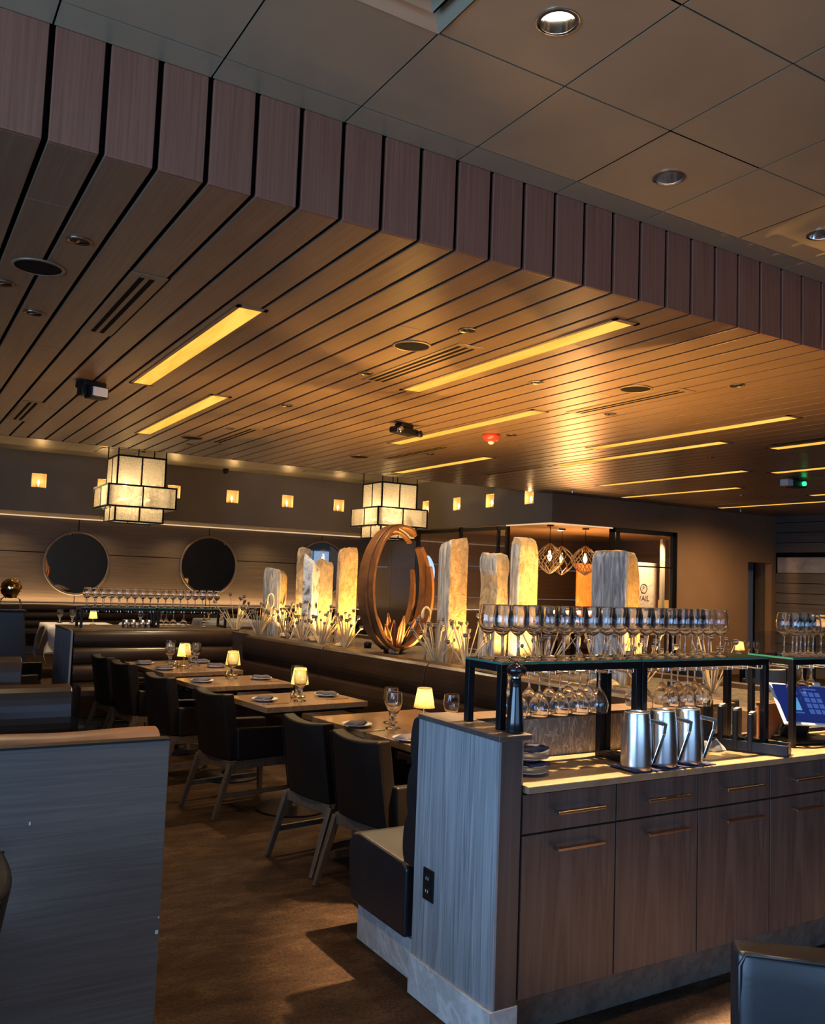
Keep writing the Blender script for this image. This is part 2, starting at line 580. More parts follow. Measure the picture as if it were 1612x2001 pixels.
    def build(self, name, mat, parent=None, bevel=0.0, smooth=False, seg=2, loc=None, rz=0.0, recalc=True, solid=0.0, subsurf=0):
        bm = self.bm
        if recalc:
            bmesh.ops.recalc_face_normals(bm, faces=bm.faces)
        me = bpy.data.meshes.new(name)
        if smooth:
            for f in bm.faces:
                f.smooth = True
        bm.to_mesh(me)
        bm.free()
        for m in (mat if isinstance(mat, (list, tuple)) else [mat]):
            me.materials.append(m)
        o = bpy.data.objects.new(name, me)
        COL.objects.link(o)
        if parent is not None:
            o.parent = parent
        if loc is not None:
            o.location = loc
        o.rotation_euler.z = rz
        if solid:
            md = o.modifiers.new('solid', 'SOLIDIFY')
            md.thickness = solid
            md.offset = 0
        if bevel:
            md = o.modifiers.new('bevel', 'BEVEL')
            md.width = bevel
            md.segments = seg
            md.limit_method = 'ANGLE'
            md.angle_limit = math.radians(40)
        if subsurf:
            md = o.modifiers.new('subsurf', 'SUBSURF')
            md.levels = md.render_levels = subsurf
        return o


def tag(o, label=None, cat=None, group=None, kind=None):
    if label:
        o['label'] = label
    if cat:
        o['category'] = cat
    if group:
        o['group'] = group
    if kind:
        o['kind'] = kind
    return o


def thing(name, label, cat, loc=(0, 0, 0), rz=0.0, group=None):
    o = bpy.data.objects.new(name, None)
    o.empty_display_size = 0.1
    o.location = loc
    o.rotation_euler = (0, 0, rz)
    COL.objects.link(o)
    return tag(o, label, cat, group)


def struct(o):
    o['kind'] = 'structure'
    return o


def copy_tree(o, loc=None, rz=None, label=None, group=None, parent=None):
    c = o.copy()
    COL.objects.link(c)
    if parent is not None:
        c.parent = parent
    if loc is not None:
        c.location = loc
    if rz is not None:
        c.rotation_euler = (0, 0, rz)
    if label:
        c['label'] = label
    if group:
        c['group'] = group
    for ch in list(o.children):
        copy_tree(ch, parent=c)
    return c


class Kind:
    """builds the first of a kind, then copies it"""
    def __init__(self, make):
        self.make = make
        self.first = None

    def __call__(self, loc, rz, label, group=None):
        if self.first is None:
            self.first = self.make()
            o = self.first
            o.location = loc
            o.rotation_euler = (0, 0, rz)
            tag(o, label, None, group)
            return o
        o = copy_tree(self.first, loc, rz, label, group)
        if not group and 'group' in o:
            del o['group']
        return o


ORD = ['first', 'second', 'third', 'fourth', 'fifth', 'sixth', 'seventh', 'eighth', 'ninth', 'tenth', 'eleventh', 'twelfth',
       'thirteenth', 'fourteenth', 'fifteenth', 'sixteenth', 'seventeenth', 'eighteenth', 'nineteenth', 'twentieth']


def wall_holes(mb, axis, c, u0, u1, z0, z1, holes, depth, sgn):
    """wall face in plane axis=c over u0..u1, z0..z1 with rectangular holes; each hole gets reveals of depth towards sgn
    (material 1 for the niche), closed at the back when hole[4] is True"""
    us = sorted({u0, u1, *[h[0] for h in holes], *[h[1] for h in holes]})
    zs = sorted({z0, z1, *[h[2] for h in holes], *[h[3] for h in holes]})
    def P(u, z, d=0.0):
        return (c + sgn * d, u, z) if axis == 'x' else (u, c + sgn * d, z)
    for a, b in zip(us, us[1:]):
        for p, q in zip(zs, zs[1:]):
            mu, mz = (a + b) / 2, (p + q) / 2
            if any(h[0] < mu < h[1] and h[2] < mz < h[3] for h in holes):
                continue
            mb.mi = 0
            mb._f([mb.bm.verts.new(P(a, p)), mb.bm.verts.new(P(b, p)), mb.bm.verts.new(P(b, q)), mb.bm.verts.new(P(a, q))])
    for h in holes:
        mb.mi = 1
        k = [(h[0], h[2]), (h[1], h[2]), (h[1], h[3]), (h[0], h[3])]
        for i in range(4):
            j = (i + 1) % 4
            mb._f([mb.bm.verts.new(P(*k[i])), mb.bm.verts.new(P(*k[j])), mb.bm.verts.new(P(*k[j], depth)), mb.bm.verts.new(P(*k[i], depth))])
        if h[4]:
            mb._f([mb.bm.verts.new(P(*q, depth)) for q in k])
    mb.mi = 0

# ------------------------------------------------------------------ the setting
ZC, ZT, ZR, YF = 3.2, 3.645, 3.7, 3.398
X0P, PITCH = 0.399, 0.203
YE = 11.65          # the plank ceiling ends here

mb = MB()
mb.box((-4.6, -4.8, -0.1), (16.2, 18.6, 0.0))
struct(mb.build('floor', carpet_m))

TL = [(1.934, 2.332), (3.167, 2.943), (4.371, 2.933), (0.70, 1.05), (3.167, 0.95), (5.6, 1.6)]   # tile ceiling downlights; the last three are unseen, added for floor light and bounce
mb = MB()
tx0, ty0, tp = X0P, 2.630, 0.609
VENT_TILE = (0, 0)
for i in range(-8, 26):
    for j in range(-13, 3):
        xa, xb = tx0 + i * tp + 0.004, tx0 + (i + 1) * tp - 0.004
        ya, yb = ty0 + (j - 1) * tp + 0.004, ty0 + j * tp - 0.004
        ya, yb = max(ya, -4.7), min(yb, YF)
        if yb - ya < 0.05:
            continue
        if abs(xa - 1.012) < 0.05 and abs(ya - 2.025) < 0.05:
            continue          # the square diffuser sits here
        hole = [t for t in TL if xa < t[0] - 0.07 and t[0] + 0.07 < xb and ya < t[1] - 0.07 and t[1] + 0.07 < yb]
        if hole:
            hx, hy = hole[0]
            sq, ci, up = [], [], []
            angs = sorted([2 * PI * (k + 0.5) / 32 for k in range(32)] + [math.atan2(yy - hy, xx - hx) % (2 * PI) for xx in (xa, xb) for yy in (ya, yb)])
            n = len(angs)
            for a in angs:
                dx, dy = math.cos(a), math.sin(a)
                tt = min(((xb - hx) if dx > 0 else (xa - hx)) / dx, ((yb - hy) if dy > 0 else (ya - hy)) / dy)
                sq.append(mb.bm.verts.new((hx + dx * tt, hy + dy * tt, ZT)))
                ci.append(mb.bm.verts.new((hx + dx * 0.068, hy + dy * 0.068, ZT)))
                up.append(mb.bm.verts.new((hx + dx * 0.068, hy + dy * 0.068, ZT + 0.012)))
            for k in range(n):
                q = (k + 1) % n
                mb._f([sq[k], sq[q], ci[q], ci[k]])
                mb._f([ci[k], ci[q], up[q], up[k]])
        else:
            mb.box((xa, ya, ZT), (xb, yb, ZT + 0.012))
struct(mb.build('ceiling', tile_m, recalc=False))
mb = MB()
n = 0
bx = (-4.6, 16.2, -4.8, YF + 0.06)
mb.box((bx[0], bx[2], ZT + 0.14), (bx[1], bx[3], ZT + 0.16))
for i in range(-9, 27):       # dark rails of the tile grid
    x = tx0 + i * tp
    mb.box((x - 0.012, -4.7, ZT + 0.006), (x + 0.012, YF, ZT + 0.011))
for j in range(-13, 3):
    y = ty0 + j * tp
    if y < YF:
        mb.box((-4.6, y - 0.012, ZT + 0.006), (16.0, y + 0.012, ZT + 0.011))
struct(mb.build('ceiling_grid', gap_m))

fas, pla, back = MB(), MB(), MB()
k = -25
while True:
    xa, xb = X0P + PITCH * k + 0.0115, X0P + PITCH * (k + 1) - 0.0115
    if xb > 15.95:
        break
    if xa > -4.6:
        fas.box((xa, YF, ZC), (xb, YF + 0.02, ZT))
        cut = 4.0 + ((k * 7919) % 100) / 100 * 7.0
        pla.box((xa, YF + 0.0202, ZC), (xb, cut - 0.0012, ZC + 0.02))
        pla.box((xa, cut + 0.0012, ZC), (xb, YE, ZC + 0.02))
    k += 1
struct(fas.build('trim_1', fascia_m, bevel=0.003))
struct(pla.build('ceiling_planks', plank_m, bevel=0.003))
back.box((-4.6, YF + 0.045, ZC + 0.02), (16.1, YF + 0.06, ZT + 0.1))
back.box((-4.6, YF + 0.045, ZC + 0.05), (16.1, YE, ZC + 0.06))
back.box((-4.6, YE, ZC), (16.1, YE + 0.02, ZR + 0.05))
struct(back.build('ceiling_backing', gap_m))
mb = MB()
for i in range(12):
    xa = -4.6 + i * 1.2
    for j in range(5):
        ya = YE + 0.02 + j * 1.2
        mb.box((xa + 0.003, ya + 0.003, ZR), (min(xa + 1.2, 9.77) - 0.003, min(ya + 1.2, 17.1) - 0.003, ZR + 0.02))
mb.box((-4.6, YE, ZR + 0.021), (9.8, 18.3, ZR + 0.03))
struct(mb.build('ceiling_rear', tile_m))

# back wall: soffit with candle niches over a recessed panelled wall
YS, ZS, YB = 17.1, 2.60, 18.2
NB = [2.32, 3.47, 4.79, 5.99, 7.20, 8.40]
NRY = [15.72, 14.54, 13.42, 12.24]
ZN = 3.175
mb = MB()
wall_holes(mb, 'y', YS, -4.6, 9.77, ZS, ZR, [(x - 0.125, x + 0.125, ZN - 0.125, ZN + 0.125, True) for x in NB], 0.13, 1)
mb._f([mb.bm.verts.new(q) for q in ((-4.6, YS, ZS), (9.77, YS, ZS), (9.77, YB, ZS), (-4.6, YB, ZS))])
struct(mb.build('wall_back_soffit', [soffit_m, niche_m], recalc=False))
mb = MB()
for i in range(-3, 4):
    xa, xb = 3.26 + (i - 1) * 2.645, 3.26 + i * 2.645
    xb = min(xb, 9.9)
    for za, zb in ((0, 1.882), (1.898, ZS)):
        mb.box((xa + 0.008, YB, za), (xb - 0.008, YB + 0.03, zb))
mb.mi = 1
mb.box((-4.7, YB + 0.031, 0), (9.9, YB + 0.05, ZS))
struct(mb.build('wall_back', [panel_m, gap_m]))
mb = MB()
mb.box((-4.0, YB - 0.05, ZS - 0.035), (9.6, YB - 0.015, ZS - 0.012))
struct(mb.build('trim_2', led_m))
area('cove_wash', (3.0, YB - 0.10, 0.93), (PI, 0, 0), 13.0, 0.10, 75, (1.0, 0.66, 0.34))
mb = MB()
mb.box((-3.6, YB - 0.16, 0.885), (9.5, YB - 0.04, 0.905))
struct(mb.build('trim_3', led_m))

# right soffit with candle niches, the brown wall and the glazed private room
XS, ZP, YD, XR = 9.77, 2.70, 11.6, 15.75
mb = MB()
wall_holes(mb, 'x', XS, YD, YS, ZP, ZR, [(y - 0.125, y + 0.125, ZN - 0.125, ZN + 0.125, True) for y in NRY], 0.13, 1)
mb._f([mb.bm.verts.new(q) for q in ((XS, YD, ZP), (XS, YS, ZP), (XS + 0.2, YS, ZP), (XS + 0.2, YD, ZP))])
struct(mb.build('wall_private_soffit', [soffit_m, niche_m], recalc=False))
mb = MB()
wall_holes(mb, 'y', YD, XS, 12.86, ZP, ZR, [], 0.2, 1)
wall_holes(mb, 'y', YD, 12.86, XR + 0.2, 0, ZR, [(14.90, 15.64, 0.0, 2.235, False)], 0.16, 1)
mb._f([mb.bm.verts.new(q) for q in ((XS, YD, ZP), (12.86, YD, ZP), (12.86, YD + 0.2, ZP), (XS, YD + 0.2, ZP))])
mb._f([mb.bm.verts.new(q) for q in ((12.86, YD, 0), (12.86, YD, ZP), (12.86, YD + 0.2, ZP), (12.86, YD + 0.2, 0))])
struct(mb.build('wall_far', [brownwall_m, brownwall_m], recalc=False))
mb = MB()
mb.box((XS + 0.004, YD + 0.01, ZP - 0.025), (XS + 0.03, 12.9, ZP - 0.004))
mb.box((XS + 0.004, YD + 0.004, ZP - 0.025), (11.2, YD + 0.03, ZP - 0.004))
struct(mb.build('trim_4', led_m))
mb = MB()
mb.box((XS + 0.2, YD + 0.2, 2.78), (16.1, 18.2, 2.80))
struct(mb.build('ceiling_private', plain('private_plaster', (0.62, 0.42, 0.22), 0.5)))
mb = MB()
for i in range(6):
    for za, zb in ((0, 1.25), (1.258, 2.0), (2.008, 2.78)):
        mb.box((9.8 + i * 1.1, 17.3, za), (9.8 + (i + 1) * 1.1 - 0.006, 17.33, zb))
mb.box((15.9, YD + 0.2, 0), (15.93, 17.3, 2.78))
struct(mb.build('wall_private', panel_m))

mb = MB()
for ya, yb in ((16.08, 17.1), (17.108, 18.2)):
    for za, zb in ((0, 1.886), (1.894, ZP)):
        mb.box((XS + 0.01, ya, za), (XS + 0.05, yb, zb))
struct(mb.build('wall_private_side', panel_m))
# black steel glazing of the private room
def bars(parts, name):
    mb = MB()
    for a, b in parts:
        mb.box(a, b)
    return struct(mb.build(name, black_m))
bars([((XS + 0.02, 12.87, 0), (XS + 0.08, 12.94, ZP)), ((XS + 0.02, 12.94, ZP - 0.09), (XS + 0.08, 16.0, ZP - 0.02)), ((XS + 0.02, 14.4, 0), (XS + 0.08, 14.46, ZP)),
      ((XS + 0.02, 13.16, 0), (XS + 0.08, 13.20, ZP - 0.02)), ((XS + 0.02, 16.0, 0), (XS + 0.08, 16.07, ZP))], 'window_1')
bars([((11.19, YD + 0.02, 0), (11.27, YD + 0.09, ZP)), ((11.36, YD + 0.05, 0), (11.42, YD + 0.09, ZP - 0.08)), ((11.19, YD + 0.02, ZP - 0.08), (12.86, YD + 0.09, ZP)),
      ((12.76, YD + 0.02, 0), (12.86, YD + 0.09, ZP)), ((11.42, YD + 0.04, 2.015), (12.76, YD + 0.07, 2.04))], 'window_2')
for nm, a, b in (('window_1_pane', (XS + 0.045, 12.94, 0), (XS + 0.05, 16.0, ZP - 0.09)), ('window_2_pane', (11.42, YD + 0.05, 0), (12.76, YD + 0.055, ZP - 0.08))):
    mb = MB()
    mb.box(a, b)
    struct(mb.build(nm, pane_m))
spot('private_light', (11.3, 14.3, 2.7), (11.3, 14.3, 0), 260, WARM, 150, 1.0, 0.3)
point('private_fill', (12.4, 13.8, 1.3), 130, (1.0, 0.45, 0.16), 0.25)  # added fill points without a lamp, for the private ceiling glow
point('private_fill', (10.9, 12.5, 1.5), 70, (1.0, 0.62, 0.22), 0.2)

spot('art_fill', (12.9, 11.95, 2.7), (12.95, 12.6, 1.55), 260, (1.0, 0.78, 0.5), 75, 0.9, 0.05)  # added spots without fixtures, brightening the poster and the orange canvas
spot('art_fill', (13.2, 13.6, 2.7), (13.2, 14.5, 1.5), 60, (1.0, 0.72, 0.42), 75, 0.9, 0.05)
# navy curtains inside the far doorway
mb = MB()
mb.grid(lambda u, v: (14.80 + u * 0.50, YD + 0.42 + 0.03 * math.sin(u * 22), v * 2.3), 40, 4)
c = mb.build('door_curtain', curtain_m, solid=0.006, smooth=True)
tag(c, 'dark navy curtain hanging inside the far doorway in the brown wall', 'curtain')
mb = MB()
mb.grid(lambda u, v: (15.28 + u * 0.17, YD + 0.30 + 0.02 * math.sin(u * 14), v * 2.3), 16, 4)
c = mb.build('door_curtain', curtain_light_m, solid=0.006, smooth=True)
tag(c, 'narrow steel blue curtain edge in the middle of the far doorway', 'curtain')
mb = MB()
mb.box((14.6, YD + 0.6, 0), (16.1, YD + 0.62, 2.6))
struct(mb.build('wall_passage', gap_m))

# right wall of boards with a pale stone band
mb = MB()
z = 0.0
for q in range(17):
    za, zb = q * 0.205, q * 0.205 + 0.192
    mb.mi = 0
    if 2.0 < za < 2.35:
        continue
    mb.box((XR, -4.7, za), (XR + 0.02, YD, min(zb, 3.3)))
mb.mi = 1
mb.box((XR - 0.012, -4.7, 2.05), (XR + 0.02, YD - 0.06, 2.36))
mb.mi = 2
mb.box((XR + 0.021, -4.7, 0), (XR + 0.04, YD, 3.6))
struct(mb.build('wall_right', [stripe_m, palestone_m, gap_m]))

# left and camera-side walls with their windows (out of the picture; the daylight comes through them)
mb = MB()
wall_holes(mb, 'x', -4.55, -4.7, 18.3, 0, 3.7, [(-3.05, 3.65, 0.55, 2.95, False)], 0.25, -1)
struct(mb.build('wall_left', [soffit_m, soffit_m], recalc=False))
mb = MB()
wall_holes(mb, 'y', -4.65, -4.6, 16.0, 0, 3.7, [(-2.55, 4.15, 0.55, 2.95, False)], 0.25, -1)
struct(mb.build('wall_rear', [soffit_m, soffit_m], recalc=False))
mb = MB()
for y in (-3.0, -1.35, 0.3, 1.95, 3.6):
    mb.box((-4.72, y - 0.03, 0.55), (-4.64, y + 0.03, 2.95))
mb.box((-4.72, -3.05, 0.55), (-4.64, 3.65, 0.6))
mb.box((-4.72, -3.05, 2.9), (-4.64, 3.65, 2.95))
struct(mb.build('window_3', black_m))
mb = MB()
for x in (-2.5, -0.85, 0.8, 2.45, 4.1):
    mb.box((x - 0.03, -4.72, 0.55), (x + 0.03, -4.68, 2.95))
struct(mb.build('window_4', black_m))

# ------------------------------------------------------------------ ceiling fixtures
def make_tile_downlight():
    r = thing('downlight', '', 'light')
    m = MB()
    m.lathe([(0.080, -0.004), (0.080, -0.0005), (0.066, 0.0), (0.064, -0.004), (0.080, -0.004)], 32, cap=False)
    m.build('trim_ring', chrome_m, r, smooth=True)
    m = MB()
    m.lathe([(0.065, -0.002), (0.060, 0.03), (0.052, 0.062)], 32, cap=False)
    m.build('reflector', chrome_m, r, smooth=True, recalc=False)
    m = MB()
    m.lathe([(0.0, 0.058), (0.052, 0.06), (0.052, 0.07), (0, 0.07)], 24, cap=False)
    m.build('lens', white_lamp_m, r)
    return r
tile_dl = Kind(make_tile_downlight)
TLL = ['lit recessed downlight in the tile ceiling beside the square diffuser', 'lit recessed downlight in the tile ceiling above the glass racks',
       'recessed downlight in the tile ceiling cut by the right frame edge', 'unseen recessed downlight in the tile ceiling over the near aisle',
       'unseen downlight added in the tile ceiling to light the floor before the cabinets', 'unseen downlight added in the tile ceiling far along the cabinets']
for (x, y), lb, pw in zip(TL, TLL, (170, 2800, 700, 40, 12000, 800)):
    o = tile_dl((x, y, ZT), 0, lb, None)
    aim = (2.95, 1.40, 0) if (x, y) == TL[4] else (x, y - 0.05, 0)
    spot('downlight_beam', (x, y, ZT + 0.045), aim, pw, (1.0, 0.78, 0.55) if (x, y) == TL[4] else (1.0, 0.67, 0.35), 30 if (x, y) == TL[4] else 56 if (x, y) == TL[1] else 70, 0.35, 0.04)

def make_wood_downlight():
    r = thing('ceiling_downlight', '', 'light')
    m = MB()
    m.lathe([(0.052, 0.0), (0.060, -0.004), (0.056, -0.007), (0.048, -0.006), (0.044, 0.0)], 28, cap=False)
    m.build('trim_ring', bronzepull_m, r, smooth=True)
    m = MB()
    m.lathe([(0.0, -0.0010), (0.046, -0.0015), (0.046, 0.0), (0, 0.0)], 28, cap=False)
    m.build('aperture', black_m, r)
    m = MB()
    m.lathe([(0.0, -0.004), (0.016, -0.003), (0.020, -0.001), (0, -0.001)], 16, c=(-0.012, 0.012, 0), cap=False)
    m.build('lamp', chrome_m, r)
    return r
wdl = Kind(make_wood_downlight)
WL = [(0.698, 4.375, 'behind the big round speaker at the left', 16), (0.692, 5.822, 'beyond the big round speaker at the left', 16), (0.46, 5.304, 'cut by the left frame edge', 10),
      (3.028, 4.449, 'between the middle speaker and the fascia', 16), (3.074, 5.887, 'at the far end of the middle slot vent', 55), (3.103, 7.505, 'first beyond the middle slot vent', 50),
      (3.135, 9.141, 'on the near side of the far slot vent', 45), (3.154, 10.655, 'beyond the far small speaker', 30), (5.57, 5.838, 'just past the right slot vent', 45),
      (5.482, 4.381, 'on the camera side of the right slot vent', 50), (5.62, 7.36, 'beside the red alarm dome', 30), (4.257, 5.288, 'between the two long amber strips', 20),
      (5.74, 9.182, 'close to the last amber strip before the far lantern', 30), (8.3, 7.0, 'among the amber strips at the right', 80), (10.9, 8.6, 'added far right among the amber strips', 40),
      (13.2, 9.9, 'added near the brown wall at the right', 100)]  # this one and the one before are added to light the brown wall
for x, y, lb, pw in WL:
    wdl((x, y, ZC), 0, 'downlight in the plank ceiling, ' + lb)
    spot('downlight_beam', (x, y, ZC - 0.02), (x, y, 0), pw * (2.8 if x > 10 else 4), WARM, 168 if x > 10 else 125, 0.9, 0.03)

def strip(x, y0, y1, lb):
    r = thing('strip_light', lb, 'light', ((x), (y0 + y1) / 2, ZC), 0, None)
    L = (y1 - y0) / 2
    m = MB()
    for s in (-1, 1):
        m.box((s * 0.083 - 0.012, -L, -0.006), (s * 0.083 + 0.012, L, 0.0))
        m.box((-0.095, s * (L - 0.02) - 0.02, -0.006), (0.095, s * (L - 0.02) + 0.02, 0.0))
    m.build('frame', ventmetal_m, r)
    m = MB()
    m.box((-0.071, -L + 0.04, -0.004), (0.071, L - 0.04, -0.001))
    m.build('diffuser', strip_m, r)
    return r
ST = [(1.765, 4.85, 7.5, 'amber strip light at the left, nearest the camera'), (2.47, 7.48, 10.25, 'short looking amber strip light at the left, beyond the nearest one'),
      (3.66, 3.70, 6.22, 'long amber strip light beside the middle slot vent'), (5.0, 6.13, 8.80, 'amber strip light between the black ceiling box and the alarm dome'),
      (6.43, 8.85, 11.2, 'amber strip light ending just above the right lantern'), (6.84, 4.83, 7.46, 'uppermost of the four stacked amber strips at the right'),
      (7.51, 6.12, 8.80, 'second from top of the four stacked amber strips at the right'), (9.5, 7.41, 10.15, 'third from top of the four stacked amber strips at the right'),
      (11.0, 8.70, 11.2, 'lowest of the four stacked amber strips, by the brown wall'), (8.22, 3.5, 6.12, 'upper amber strip cut by the right frame edge'),
      (9.9, 4.75, 7.36, 'amber strip just above the green lit projector'), (12.55, 5.9, 8.63, 'short visible amber strip end at the right frame edge'), (13.5, 8.6, 11.2, 'last amber strip, running to the right frame edge over the striped wall')]
for s in ST:
    strip(*s)

def slot_vent(x, y0, y1, lb, slots=2):
    r = thing('slot_vent', lb, 'vent', (x, (y0 + y1) / 2, ZC))
    L = (y1 - y0) / 2
    m = MB()
    m.box((-0.10, -L, -0.005), (0.10, L, 0.0))
    m.build('frame', ventmetal_m, r, bevel=0.002)
    for i in range(slots):
        m = MB()
        xc = (i - (slots - 1) / 2) * 0.055
        m.box((xc - 0.014, -L + 0.06, -0.0062), (xc + 0.014, L - 0.06, -0.004))
        m.build('slot', gap_m, r)
    return r
slot_vent(1.11, 4.66, 6.07, 'bronze slot air vent left of the nearest amber strip')
slot_vent(3.25, 4.72, 6.11, 'bronze slot air vent beside the middle round speaker', 3)
slot_vent(1.13, 9.0, 10.32, 'slot air vent far at the left frame edge')
slot_vent(3.35, 8.94, 10.3, 'slot air vent beyond the dim small speaker')
slot_vent(5.31, 4.71, 6.03, 'slot air vent right of the black box, below the right speaker')
slot_vent(5.55, 8.5, 10.0, 'faint slot air vent near the right lantern')
slot_vent(7.45, 9.0, 10.4, 'slot air vent at the end of the second stacked amber strip')
slot_vent(8.0, 4.6, 6.0, 'pale slot air vent at the right frame edge')

def make_speaker():
    r = thing('ceiling_speaker', '', 'speaker')
    m = MB()
    m.lathe([(0.118, 0.0), (0.132, 0.0), (0.132, -0.006), (0.120, -0.010), (0.116, -0.004)], 40, cap=False)
    m.build('rim', ventmetal_m, r, smooth=True)
    m = MB()
    m.lathe([(0, -0.008), (0.118, -0.005), (0.118, 0.0), (0, 0.0)], 40, cap=False)
    m.build('grille', speaker_m, r, smooth=False)
    return r
spk = Kind(make_speaker)
for x, y, lb in ((0.588, 4.898, 'large dark round ceiling speaker near the left frame edge'), (2.94, 4.98, 'round ceiling speaker beside the middle slot vent'),
                 (4.99, 4.95, 'round ceiling speaker beside the right slot vent'), (3.006, 10.1, 'small looking round ceiling speaker near the far left slot vent'),
                 (5.2, 10.05, 'round ceiling speaker near the last amber strip before the lantern'), (8.9, 5.2, 'round ceiling speaker at the right frame edge')):
    spk((x, y, ZC), 0, lb)

# square diffuser in the tile ceiling
r = thing('square_diffuser', 'square louvred air diffuser in the tile ceiling at the top frame edge', 'vent', (1.3125, 2.3255, ZT))
for i, (a, zz) in enumerate(((0.300, 0.0), (0.225, 0.012), (0.15, 0.0))):
    m = MB()
    b = a - 0.045
    for q in range(4):
        Mq = Matrix.Rotation(q * PI / 2, 4, 'Z')
        m.hexa([Mq @ Vector(p) for p in ((-a, -a, zz - 0.006), (a, -a, zz - 0.006), (b, -b, zz + 0.03), (-b, -b, zz + 0.03))],
               [Mq @ Vector(p) for p in ((-a, -a, zz), (a, -a, zz), (b, -b, zz + 0.036), (-b, -b, zz + 0.036))])
    m.build('louvre', tile_m, r)
m = MB()
m.box((-0.30, -0.30, 0.05), (0.30, 0.30, 0.06))
m.build('duct', gap_m, r)

# grilles in the rear ceiling
for x, y, lb in ((3.45, 15.9, 'square air grille in the ceiling above the left lantern'), (7.38, 15.6, 'square air grille in the ceiling left of the right lantern')):
    r = thing('ceiling_grille', lb, 'vent', (x, y, ZR))
    m = MB()
    for s in (-1, 1):
        m.box((s * 0.33 - 0.03, -0.36, -0.012), (s * 0.33 + 0.03, 0.36, 0))
        m.box((-0.36, s * 0.33 - 0.03, -0.012), (0.36, s * 0.33 + 0.03, 0))
    for q in range(7):
        m.bar((-0.3, -0.26 + q * 0.087, -0.008), (0.3, -0.26 + q * 0.087, -0.008), 0.05, None, 0.004)
    m.build('grille', tile_m, r)
    m = MB()
    m.box((-0.3, -0.3, -0.002), (0.3, 0.3, 0))
    m.build('duct', gap_m, r)

# emergency light, camera box, alarm, projector
r = thing('emergency_light', 'black ceiling emergency lamp with a square white head', 'light', (1.407, 7.74, ZC), 0.25)
m = MB()
m.box((-0.10, -0.09, -0.05), (0.10, 0.09, 0.0))
m.build('housing', blackplastic_m, r, bevel=0.01)
m = MB()
m.box((-0.07, -0.16, -0.15), (0.09, -0.03, -0.05))
m.build('head', blackplastic_m, r, bevel=0.012)
m = MB()
m.box((-0.055, -0.172, -0.135), (0.075, -0.158, -0.06))
m.build('lens', whiteplastic_m, r, bevel=0.005)
m = MB()
m.box((-0.12, -0.10, -0.13), (-0.07, 0.0, -0.05))
m.build('bracket', blackplastic_m, r, bevel=0.008)
r = thing('ceiling_light_box', 'black two headed box on the plank ceiling left of the alarm dome', 'light', (4.417, 7.575, ZC), 0.35)
m = MB()
m.box((-0.09, -0.06, -0.05), (0.09, 0.06, 0.0))
m.box((-0.16, -0.07, -0.11), (0.16, 0.07, -0.045))
m.build('housing', blackplastic_m, r, bevel=0.02)
for s in (-1, 1):
    m = MB()
    m.lathe([(0, -0.02), (0.03, -0.02), (0.035, 0.02), (0.0, 0.03)], 16, c=(s * 0.15, -0.08, -0.09), cap=False, ax='y')
    m.build('lens', chrome_m if s < 0 else blackplastic_m, r, smooth=True)
r = thing('alarm_dome', 'red fire alarm dome with a clear strobe on the plank ceiling', 'alarm', (5.461, 7.511, ZC))
m = MB()
m.lathe([(0.095, 0.0), (0.095, -0.02), (0.07, -0.06), (0.03, -0.07), (0.0, -0.07)], 28, cap=True)
m.build('body', red_m, r, smooth=True)
m = MB()
m.lathe([(0.035, -0.066), (0.035, -0.085), (0.02, -0.10), (0, -0.10)], 18, cap=True)
m.build('strobe', whiteplastic_m, r, smooth=True)
r = thing('projector', 'small black ceiling device with a glowing green lamp at the right', 'projector', (10.587, 7.482, ZC))
m = MB()
m.box((-0.12, -0.08, -0.13), (0.12, 0.08, -0.02))
m.box((-0.03, -0.03, -0.02), (0.03, 0.03, 0))
m.build('body', blackplastic_m, r, bevel=0.02)
m = MB()
m.box((-0.26, -0.06, -0.12), (-0.13, 0.06, -0.03))
m.build('lamp_head', whiteplastic_m, r, bevel=0.01)
m = MB()
m.lathe([(0, -0.02), (0.03, -0.02), (0.03, 0.02), (0, 0.02)], 14, c=(0.05, -0.09, -0.075), cap=False, ax='y')
m.build('green_lamp', green_led_m, r)
r = thing('security_camera', 'tiny black camera on the ceiling edge above the mirrored wall', 'camera', (5.75, 16.9, ZR))
m = MB()
m.lathe([(0.06, 0), (0.06, -0.04), (0.04, -0.09), (0, -0.11)], 16)
m.build('dome', blackplastic_m, r, smooth=True)
for i, (x, y) in enumerate(((9.6, 10.9), (11.9, 9.4), (13.9, 11.0), (2.6, 12.4))):
    r = thing('sprinkler', ('small sprinkler head left of the lowest stacked amber strip', 'small sprinkler head at the right end of the lowest stacked strip',
                            'small sprinkler head above the striped wall corner', 'small sprinkler head near the left lantern')[i], 'sprinkler', (x, y, ZC if y < YE else ZR))
    m = MB()
    m.lathe([(0.035, 0), (0.035, -0.006), (0.012, -0.01), (0.010, -0.05), (0.028, -0.052), (0.028, -0.056), (0, -0.056)], 14)
    m.build('head', chrome_m, r, smooth=False)

for x, y, lb, pw in ((2.3, 13.3, 'left of the left lantern', 420), (4.9, 13.2, 'between the two lanterns', 120), (6.6, 14.6, 'nearer the right lantern', 120)):
    wdl((x, y, ZR), 0, 'downlight in the rear ceiling, ' + lb)
    spot('downlight_beam', (x, y, ZR - 0.02), (x, y + 0.4, 0), pw, WARM, 80, 0.9, 0.04)

